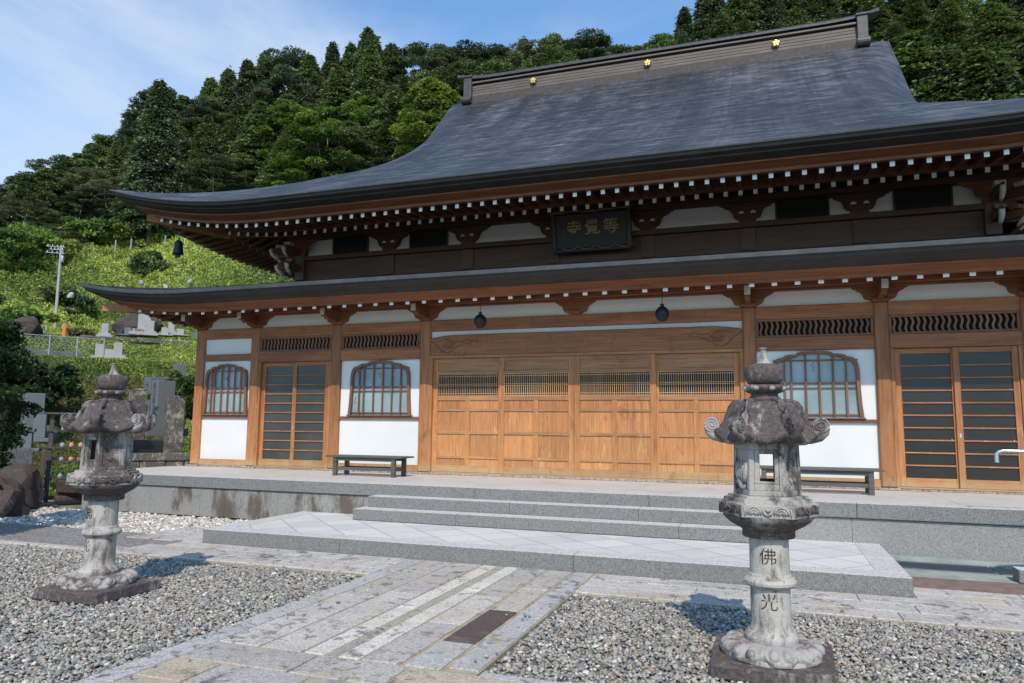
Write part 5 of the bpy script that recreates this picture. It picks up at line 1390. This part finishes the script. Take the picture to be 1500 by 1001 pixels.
# wire fence on the lower terrace with its concrete wall
P0, P1 = at_R(-15, 514, 36.0), at_R(152, 516, 36.4); base_z = 3.33
fn = thing('wire_fence', 'thin wire mesh fence with grey posts on the lower grave terrace', 'fence', (P0.x, P0.y, base_z)); dv = Vector((P1.x-P0.x, P1.y-P0.y, 0)); ln = dv.length; fn.rotation_euler = (0, 0, math.atan2(dv.y, dv.x))
mb = MB(); mb.tube([(0, 0, 1.15), (ln, 0, 1.15)], .02, 6)
mb.build('top_rail', m_net, fn)
mb = MB(); nx_ = int(ln/.16)
for i in range(-8, nx_):
    for s in (0, 1):
        a = i*.16; b = a+1.05
        x0_, x1_ = (a, b) if s == 0 else (b, a); z0_, z1_ = .05, 1.12
        if min(x0_, x1_) < 0 or max(x0_, x1_) > ln: continue
        mb.beam((x0_, .0, z0_), (x1_, .0, z1_), .008, .008)
mb.build('wire_mesh', m_net, fn)
for i in range(5):
    mb = MB(); x = ln*i/4; mb.tube([(x, .02, -.2), (x, .02, 1.2)], .035, 8); mb.build('post', m_net, fn, smooth='angle')
Q0, Q1 = at_R(-15, 516, 39.5), at_R(125, 518, 41.0)
t = thing('retaining_wall', 'grey concrete retaining wall behind the wire fence', 'wall', (Q0.x, Q0.y, 3.2)); dv = Q1-Q0; t.rotation_euler = (0, 0, math.atan2(dv.y, dv.x))
mb = MB(); mb.box(0, math.hypot(dv.x, dv.y), 0, .3, 0, 1.0); mb.build('wall', m_retain, t, bevel=.02)
rocky('bare_rock', 'bare grey-brown rock face above the wire fence, beside the garden shrub', 'rock', tuple(at_R(28, 500, 47)), (1.2, .9, .85), m_rock, 31)
rocky('bare_rock', 'dark rocky bank behind the upper terrace graves under the lower eave', 'rock', tuple(at_R(200, 492, 49)), (1.7, .8, .85), m_rock, 35)
B = at_R(208, 494, 45.6); t = thing('terrace_kerb', 'long pale stone kerb carrying the upper terrace graves', 'kerb', (B.x, B.y, B.z-.35), math.atan2(.8, .62)); mb = MB(); mb.box(-3.0, 2.6, -.1, .1, .06, .24); mb.build('kerb', m_oldst, t, bevel=.02)
# utility pole
T = at_R(90, 360, 76); B = at_R(79.5, 492, 74)
up = thing('utility_pole', 'tall leaning concrete utility pole with crossarms on the grassy slope', 'utility pole', (B.x, B.y, B.z-1)); d = T-B
mb = MB(); tp = Vector((d.x, d.y, d.z+1)); mb.tube([(0, 0, 0), tp], [.15, .10], 14); mb.build('pole', m_conc, up, smooth='angle')
for q, l_ in ((.985, 1.5), (.955, 1.1), (.92, 1.5)):
    p = tp*q; mb = MB(); ax = Vector((.75, .62, 0)).normalized(); mb.beam(p-ax*l_*.8, p+ax*l_*.2, .05, .05); cb = mb.build('crossarm', m_net, up)
    mb = MB()
    for s in (-.7, -.45, -.2, .1): c = p+ax*l_*s; mb.tube([c+Vector((0, 0, .04)), c+Vector((0, 0, .18))], .035, 8)
    mb.build('insulators', m_plaster, cb)
p = tp*.86; mb = MB(); mb.lathe([(.13, p.z-.3), (.15, p.z-.25), (.15, p.z+.25), (.12, p.z+.3)], 12, (p.x+.25, p.y)); mb.build('transformer', m_net, up, smooth='angle')
for (px, yt, yb, R, w_, mat, lab) in ((95, 474, 500, 52, .13, m_orange, 'rusty orange marker post below the utility pole'), (67, 476, 497, 54, .05, m_gravel, 'thin white stake left of the orange post'),
        (169, 352, 364, 96, .06, m_gravel, 'thin pale stake high on the slope, left of two close together'), (192, 350, 361, 96, .06, m_gravel, 'thin pale stake high on the slope, right of the two close together'), (242, 345, 355, 96, .06, m_gravel, 'thin pale stake beside the hanging bell')):
    T, B = at_R(px, yt, R), at_R(px, yb, R); t = thing('marker_post', lab, 'post', (B.x, B.y, B.z-.4)); mb = MB(); mb.box(-w_, w_, -w_, w_, 0, T.z-B.z+.4); mb.build('post', mat, t)
    if w_ > .1: mb = MB(); mb.box(-w_*2.2, w_*1.2, -w_*.5, w_*.5, T.z-B.z+.1, T.z-B.z+.32); mb.build('arm', m_tan, t)

# ------------------------------------------------------------------ foliage
def leaf_quads(C, A, B, jitter=0):
    """rhombus leaves: centres C, half length A, half width B -> verts, faces"""
    n = len(C); V = np.stack([C-A, C+B, C+A, C-B], 1).reshape(-1, 3); F = np.arange(4*n).reshape(-1, 4); return V, F
def rand_dirs(n, up=0.):
    v = RNG.normal(0, 1, (n, 3)); v[:, 2] += up; return v/np.linalg.norm(v, axis=1, keepdims=True)
def leaves_at(C, out, size, aspect=.45, spread=.7, flat=.5):
    n = len(C); A = out+RNG.normal(0, spread, (n, 3)); A /= np.linalg.norm(A, axis=1, keepdims=True)
    up = np.array([0, 0, 1.])+RNG.normal(0, flat, (n, 3)); Bd = np.cross(A, up); Bd /= np.linalg.norm(Bd, axis=1, keepdims=True)+1e-9
    s = size*RNG.uniform(.6, 1.3, (n, 1)); return leaf_quads(C, A*s, Bd*s*aspect)
def conifer_crown(H, Rm, ncl, nl, size, start=.18, power=.85, droop=.35, lay=.28, name='crown', mat=None):
    """whorls of drooping sprays round the stem"""
    Cs, Os, vals = [], [], []
    for i in range(ncl):
        t = start+(1-start)*(RNG.uniform(0, 1)**.85); tt = (t-start)/(1-start)
        rad = Rm*((1-tt)**power)*(.62+.38*RNG.uniform())*(1 if tt > .12 else .55+tt*3.7)+.12
        a = RNG.uniform(0, 2*PI); o = np.array([math.cos(a), math.sin(a), 0.])
        k = nl; u = RNG.uniform(.28, 1, k)**.7; wdt = .16*rad*u+.10*Rm*.5
        side = np.array([-o[1], o[0], 0.]); lat = RNG.normal(0, 1, k)*wdt
        z = H*t-droop*rad*u**1.6+RNG.normal(0, lay*.45, k)+.10*rad
        C = o[None]*(u*rad)[:, None]+side[None]*lat[:, None]; C[:, 2] = z
        oo = o[None]+side[None]*(lat/(rad+.3))[:, None]*1.4; oo = np.repeat(oo, 1, 0); oo[:, 2] = -.25-.35*u
        Cs.append(C); Os.append(oo); v0 = RNG.uniform(.05, .85); vals.append(np.clip(v0+RNG.normal(0, .13, k), 0, 1))
    C = np.concatenate(Cs); O = np.concatenate(Os); v = np.concatenate(vals)
    V, F = leaves_at(C, O, size, .42, .45, .6); return big_mesh(name, V, F, mat, np.repeat(v[:, None], 3, 1))
def lobed_crown(H, Rm, ncl, nl, size, start=.30, name='crown', mat=None, flatz=.45, squash=.62, aspect=.55, topr=.3):
    Cs, Os, vals = [], [], []
    cz = H*(start+1)/2; hz = H*(1-start)/2
    for i in range(ncl):
        d = rand_dirs(1, .25)[0]; r = RNG.uniform(.45, 1)**.5
        z = d[2]*r*hz; wdt = Rm*(1-.35*max(0, z/hz))
        c = np.array([d[0]*r*wdt, d[1]*r*wdt, cz+z]); cr = Rm*RNG.uniform(.16, .34)
        p = rand_dirs(nl, .35); q = RNG.uniform(.55, 1, (nl, 1)); P = p*q*cr; P[:, 2] *= flatz
        Cs.append(c+P); Os.append(p*np.array([1, 1, .5])); v0 = RNG.uniform(.1, .8); vals.append(np.clip(v0+RNG.normal(0, .15, nl), 0, 1))
    C = np.concatenate(Cs); O = np.concatenate(Os); v = np.concatenate(vals)
    V, F = leaves_at(C, O, size, aspect, .8, .7); return big_mesh(name, V, F, mat, np.repeat(v[:, None], 3, 1))
def trunk_mesh(H, r, lean=.02, limbs=6, top=.95, seed=0, start=.35, reach=.2):
    rr = random.Random(seed); mb = MB(); K = 9; pts = [(lean*H*math.sin(i*.7+seed)*.3, lean*H*math.cos(i*.9+seed)*.3, H*top*i/K-(.8 if i == 0 else 0)) for i in range(K+1)]
    mb.tube(pts, [r*(1.25 if i == 0 else 1)*(1-.88*i/K) for i in range(K+1)], 8)
    for j in range(limbs):
        i = rr.randint(int(K*start), K-2); p = Vector(pts[i]); a = rr.random()*6.3; L_ = H*reach*rr.uniform(.6, 1.1); o = Vector((math.cos(a), math.sin(a), rr.uniform(.1, .5)))
        mb.tube([p, p+o*L_*.5, p+o*L_+Vector((0, 0, .1*L_))], [r*.35, r*.22, r*.08], 5)
    return mb
PROTO_H = 16.
def proto(kind, seed):
    global RNG
    RNG = np.random.default_rng(seed); H = PROTO_H
    if kind == 'cedar': cm = conifer_crown(H, 3.5, 320, 110, .175, .12, .72, .50, .40, mat=m_lf_dark); tm = trunk_mesh(H, .24, seed=seed); mt = m_trunk
    elif kind == 'cypress': cm = conifer_crown(H, 3.3, 330, 110, .165, .08, .66, .30, .50, mat=m_lf_mid); tm = trunk_mesh(H, .22, seed=seed); mt = m_trunk
    elif kind == 'fir': cm = conifer_crown(H, 4.2, 230, 110, .205, .22, .85, .15, .25, mat=m_lf_mid); tm = trunk_mesh(H, .24, seed=seed); mt = m_trunk
    elif kind == 'pine': cm = lobed_crown(H, 3.8, 62, 330, .18, .42, mat=m_lf_dark, flatz=.34, aspect=.3); tm = trunk_mesh(H, .23, .05, 12, .86, seed, .4, .24); mt = m_trunkp
    elif kind == 'greypine': cm = lobed_crown(H, 3.9, 56, 280, .17, .36, mat=m_lf_gry, flatz=.32, aspect=.3); tm = trunk_mesh(H, .23, .06, 12, .86, seed, .4, .24); mt = m_trunkp
    elif kind == 'oak': cm = lobed_crown(H, 4.0, 95, 240, .19, .22, mat=m_lf_mid, flatz=.6); tm = trunk_mesh(H, .24, .04, 9, .8, seed, .3, .25); mt = m_trunkp
    elif kind == 'maple': cm = lobed_crown(H, 3.5, 85, 220, .19, .18, mat=m_lf_brt, flatz=.55); tm = trunk_mesh(H, .20, .05, 9, .8, seed, .3, .25); mt = m_trunkp
    elif kind == 'chestnut': cm = lobed_crown(H, 3.5, 80, 220, .19, .15, mat=m_lf_yel, flatz=.5); tm = trunk_mesh(H, .20, .05, 9, .8, seed, .3, .25); mt = m_trunkp
    o = tm.build('trunk', mt, None, smooth='angle'); me = o.data; bpy.data.objects.remove(o)
    return cm, me
desc = {'cedar': 'dark drooping cedar', 'cypress': 'dense green cypress', 'fir': 'layered fir', 'pine': 'dark spreading pine', 'greypine': 'grey-green thinning pine', 'oak': 'round-crowned oak', 'maple': 'fresh green broadleaf tree', 'chestnut': 'yellow-green broadleaf tree'}
PR = {k: [proto(k, 100+10*i+j) for j in range(n)] for i, (k, n) in enumerate((('cedar', 3), ('cypress', 2), ('fir', 2), ('pine', 2), ('greypine', 1), ('oak', 2), ('maple', 1), ('chestnut', 1)))}
RNG = np.random.default_rng(77)
SIL = [(-60, 320), (0, 296), (40, 262), (60, 236), (110, 225), (150, 215), (190, 168), (235, 122), (262, 150), (300, 122), (330, 104), (370, 92), (395, 80), (450, 78), (480, 66), (520, 58), (545, 46), (575, 62), (610, 68), (650, 60), (700, 70), (760, 66), (800, 55), (840, 64), (880, 58), (900, 84), (925, 76), (960, 55), (985, 45), (1005, 2), (1040, -40), (1600, -60)]
ROOF = [(-60, 900), (155, 900), (161, 277), (233, 274), (420, 261), (560, 233), (607, 210), (653, 165), (683, 118), (1285, 20), (1300, 60), (1340, 138), (1600, 130)]
LAND = [(60, 'at far left edge'), (130, 'above utility pole'), (230, 'above left roof tip'), (340, 'over left roof end'), (460, 'over left roof sweep'), (580, 'over left roof flank'), (680, 'left of ridge end'), (790, 'behind ridge left part'), (900, 'behind ridge middle'), (1000, 'beside the sky gap'), (1130, 'above right gold crest'), (1260, 'behind right ridge end'), (1400, 'right of the gable'), (9999, 'at far right edge')]
rt = random.Random(21); counts = {}
def plant(px, ytop, R, kind, row, wide=1.0):
    T = at_R(px, ytop, R); g = zT(T.x, T.y); H = T.z-g
    H = max(5.5, min(24, H)); zb = T.z-H if T.z-H < g else g
    if zb < g-1.5: zb = g-1.5
    land = next(n for x, n in LAND if px < x); key = (kind, row, land); counts[key] = counts.get(key, 0)+1
    num = ['', ' second', ' third', ' fourth', ' fifth', ' sixth', ' seventh', ' eighth', ' ninth', ' tenth'][min(9, counts[key]-1)]
    t = thing('tree', f'{num.strip()+" " if num else ""}{desc[kind]}, {row} row of the wood, {land}', 'tree', (T.x, T.y, zb), rt.random()*6.3, 'trees of the wooded hillside')
    cm, tm = rt.choice(PR[kind]); k = H/PROTO_H; kx = wide*(.7*k+.3)*rt.uniform(1.15, 1.5)
    for nm, me in (('crown', cm), ('trunk', tm)):
        o = link_mesh(nm, me, t); o.scale = (kx, kx, k) if nm == 'crown' else (k, k, k)
def roofy(px): return float(np.interp(px, *zip(*ROOF)))
def sily(px): return float(np.interp(px, *zip(*SIL)))
for row, dR, off, stepm in (('back', 26, 0, 3.7), ('third', 16, 30, 4.2), ('second', 7, 66, 4.4), ('front', 0, 112, 4.8)):
    px = -50.
    while px < 1550:
        R0 = float(np.interp(math.degrees(YAW)+math.degrees(math.atan((px-750)/FPX)), AZ, T_RF)); R = R0+dR+rt.uniform(-3, 3)
        step = stepm*FPX/R*rt.uniform(.75, 1.2); y = sily(px)+off*(110/R)*rt.uniform(.8, 1.25)*(.55 if px < 60 else 1)+(rt.uniform(-3, 10) if off == 0 else rt.uniform(-20, 20))
        if px > 1010 and off: y = rt.uniform(-40, 90)+off*.5
        if y < roofy(px)-4:
            u = rt.random()
            if px < 70: kd = 'oak' if u < .35 else ('greypine' if u < .6 else ('pine' if u < .8 else 'maple'))
            elif px < 170: kd = 'greypine' if u < .45 else ('pine' if u < .8 else 'oak')
            elif px < 640: kd = 'cedar' if u < .25 else ('cypress' if u < .45 else ('fir' if u < .62 else ('pine' if u < .82 else ('oak' if u < .96 else 'maple'))))
            elif px < 1000: kd = 'oak' if u < .5 else ('maple' if u < .62 else ('cypress' if u < .85 else 'pine'))
            else: kd = 'cedar' if u < .5 else ('cypress' if u < .85 else 'fir')
            if row == 'front' and px < 640 and rt.random() < .35: kd = 'pine'
            plant(px, y, R, kd, row)
        px += step
for px, y, kd in ((640, 120, 'chestnut'), (655, 135, 'chestnut'), (480, 150, 'maple'), (590, 235, 'maple'), (452, 205, 'maple'), (865, 55, 'pine'), (540, 45, 'cedar'), (235, 122, 'cedar'), (780, 58, 'greypine')):
    a = math.degrees(YAW)+math.degrees(math.atan((px-750)/FPX)); plant(px, y, float(np.interp(a, AZ, T_RF))+(-3 if y > 100 else 22), kd, 'foremost' if y > 100 else 'skyline')

for px in (1330, 1385, 1440, 1500, 1545):
    plant(px, 70+rt.uniform(-15, 15), 47+rt.uniform(-2, 2), 'cedar' if px % 2 else 'fir', 'lowest', 1.2)

# slope greenery: countless leaves of weeds and shrubs
def slope_green(n, azr, Rr, mat, name, lab, bumpy=2.0, sz=.60, only=None, drift=0):
    az = np.radians(RNG.uniform(*azr, n)); u = RNG.uniform(0, 1, n); R = Rr[0]*(Rr[1]/Rr[0])**u
    x = CAM[0]+R*np.sin(az); y = CAM[1]+R*np.cos(az)
    nzv = np.sin(x*.55+1.3*np.sin(y*.4))*np.cos(y*.6+np.sin(x*.35))*.5+.5; nz2 = np.sin(x*1.9+y*.7)*np.cos(y*2.3-x*.8)*.5+.5
    hb = bumpy*(nzv*.65+nz2*.35)*np.clip((R-30)/50, .15, 1.3)
    if only is not None: keep = only(x, y, R, np.degrees(az), nzv); x, y, R, hb, nzv, nz2 = x[keep], y[keep], R[keep], hb[keep], nzv[keep], nz2[keep]
    n = len(x); z = np.array([zT(a, b) for a, b in zip(x, y)])+hb*RNG.uniform(.55, 1., n)
    C = np.stack([x, y, z], 1); out = rand_dirs(n, .9); s = (.022+.0032*R)*sz
    A = out*s[:, None]*RNG.uniform(.6, 1.4, (n, 1)); B = np.cross(A, rand_dirs(n)); B = B/(np.linalg.norm(B, axis=1, keepdims=True)+1e-9)*s[:, None]*.38
    V, F = leaf_quads(C, A, B)
    big = np.sin(x*.16+2*np.sin(y*.09))*np.cos(y*.17+x*.05)*.5+.5
    v = np.clip(-.04+.50*big+.20*nz2+.16*(nzv-.5)+RNG.normal(0, .12, n)+drift+np.where(RNG.random(n) < .012, .5, 0), 0, 1)
    o = link_mesh(name, big_mesh(name, V, F, mat, np.repeat(v[:, None], 3, 1))); tag(o, kind='stuff'); o['label'] = lab; o['category'] = 'plants'
dry = lambda x, y, R, az, nz: (R > 24.5) & (R < 31.5) & (az < -44.5)
slope_green(390000, (-59, -33), (23, 120), m_slope, 'slope_greenery', 'bright green weeds and low shrubs covering the hillside', only=lambda x, y, R, az, nz: ~dry(x, y, R, az, nz) & ~((R > 35.6) & (R < 40.5) & (az < -45)) & ~((R > 43.9) & (R < 48.5) & (az < -42)))
slope_green(24000, (-59, -44.5), (24.5, 31.5), m_slopedry, 'dry_bank_greenery', 'brownish dry creeping plants on the lower bank', .25, .8, drift=.05)
slope_green(9000, (-58, -46), (18.2, 24), m_slope, 'grass_tufts', 'tufts of bright grass among the nearest graves', .35, .9, drift=.1)
def shrub(loc, r, n, size, mat, lab, name='shrub', h=1.0, ncl=24, stem=True):
    t = thing(name, lab, 'shrub', loc); Cs, Os, vs = [], [], []
    for i in range(ncl):
        d = rand_dirs(1, .4)[0]; q = RNG.uniform(.3, 1)**.5; c = np.array([d[0]*q*r, d[1]*q*r, max(.1*h, h*(.5+.5*d[2]*q))]); cr = r*RNG.uniform(.22, .4); k = n//ncl
        p = rand_dirs(k, .3); Cs.append(c+p*RNG.uniform(.4, 1, (k, 1))*cr*np.array([1, 1, .55])); Os.append(p); v0 = RNG.uniform(.05, .8); vs.append(np.clip(v0+RNG.normal(0, .15, k), 0, 1))
    V, F = leaves_at(np.concatenate(Cs), np.concatenate(Os), size, .5, .8, .8); v = np.concatenate(vs)
    link_mesh('foliage', big_mesh('foliage', V, F, mat, np.repeat(v[:, None], 3, 1)), t)
    if stem:
        mb = MB(); rr = random.Random(int(loc[0]*7))
        for j in range(7):
            a = rr.random()*6.3; e = (r*.6*math.cos(a), r*.6*math.sin(a), h*rr.uniform(.55, .85)); mb.tube([(0, 0, -.1), (e[0]*.35, e[1]*.35, e[2]*.5), e], [.05*r+.012, .03*r+.01, .008], 6)
        mb.build('stems', m_trunk, t, smooth='angle')
B = at_R(-46, 690, 12.6); shrub((B.x, B.y, GZ), .66, 30000, .034, m_lf_shr, 'dark clipped garden conifer cut by the left edge of the picture', 'garden_conifer', 3.3, 95)
B = at_R(8, 560, 27); shrub((B.x, B.y, B.z-1.0), 1.5, 5000, .09, m_lf_shr, 'dark low shrub on the bank, at the left edge', h=1.6)
B = at_R(52, 560, 28); shrub((B.x, B.y, B.z-.6), 1.2, 4000, .09, m_lf_shr, 'dark low shrub on the bank above the left gravestone', h=1.2)
B = at_R(268, 590, 22); shrub((B.x, B.y, B.z-.8), .75, 4500, .06, m_lf_brt, 'leafy green shrub behind the mossy post at the hall corner', h=1.7)
B = at_R(98, 485, 53.5); shrub((B.x+1.2, B.y, B.z-.8), .9, 1800, .09, m_orange if False else m_slopedry, 'small reddish brown shrub beside the orange post', h=.9)
for i, (px, py, R, r, lab) in enumerate(((60, 345, 96, 4.0, 'large shrub on the slope left of the pole top'), (20, 385, 92, 4.0, 'rounded shrub on the slope at the left edge'), (125, 335, 104, 3.4, 'shrub at the wood edge right of the pole top'), (165, 335, 104, 3.2, 'shrub below the wood, left of the upper roof tip'), (225, 375, 92, 2.2, 'dark shrub on the slope left of the bell'), (100, 400, 80, 2.4, 'dark shrub behind the utility pole'), (45, 440, 72, 2.2, 'low shrub on the slope left of the utility pole'))):
    B = at_R(px, py, R); shrub((B.x, B.y, zT(B.x, B.y)-.3), r, 4200, .26, m_lf_mid if 'dark' in lab else m_lf_brt, lab, h=r*1.25)
S.cycles.max_bounces = 6; S.cycles.transparent_max_bounces = 8
S.cycles.sample_clamp_indirect = 6
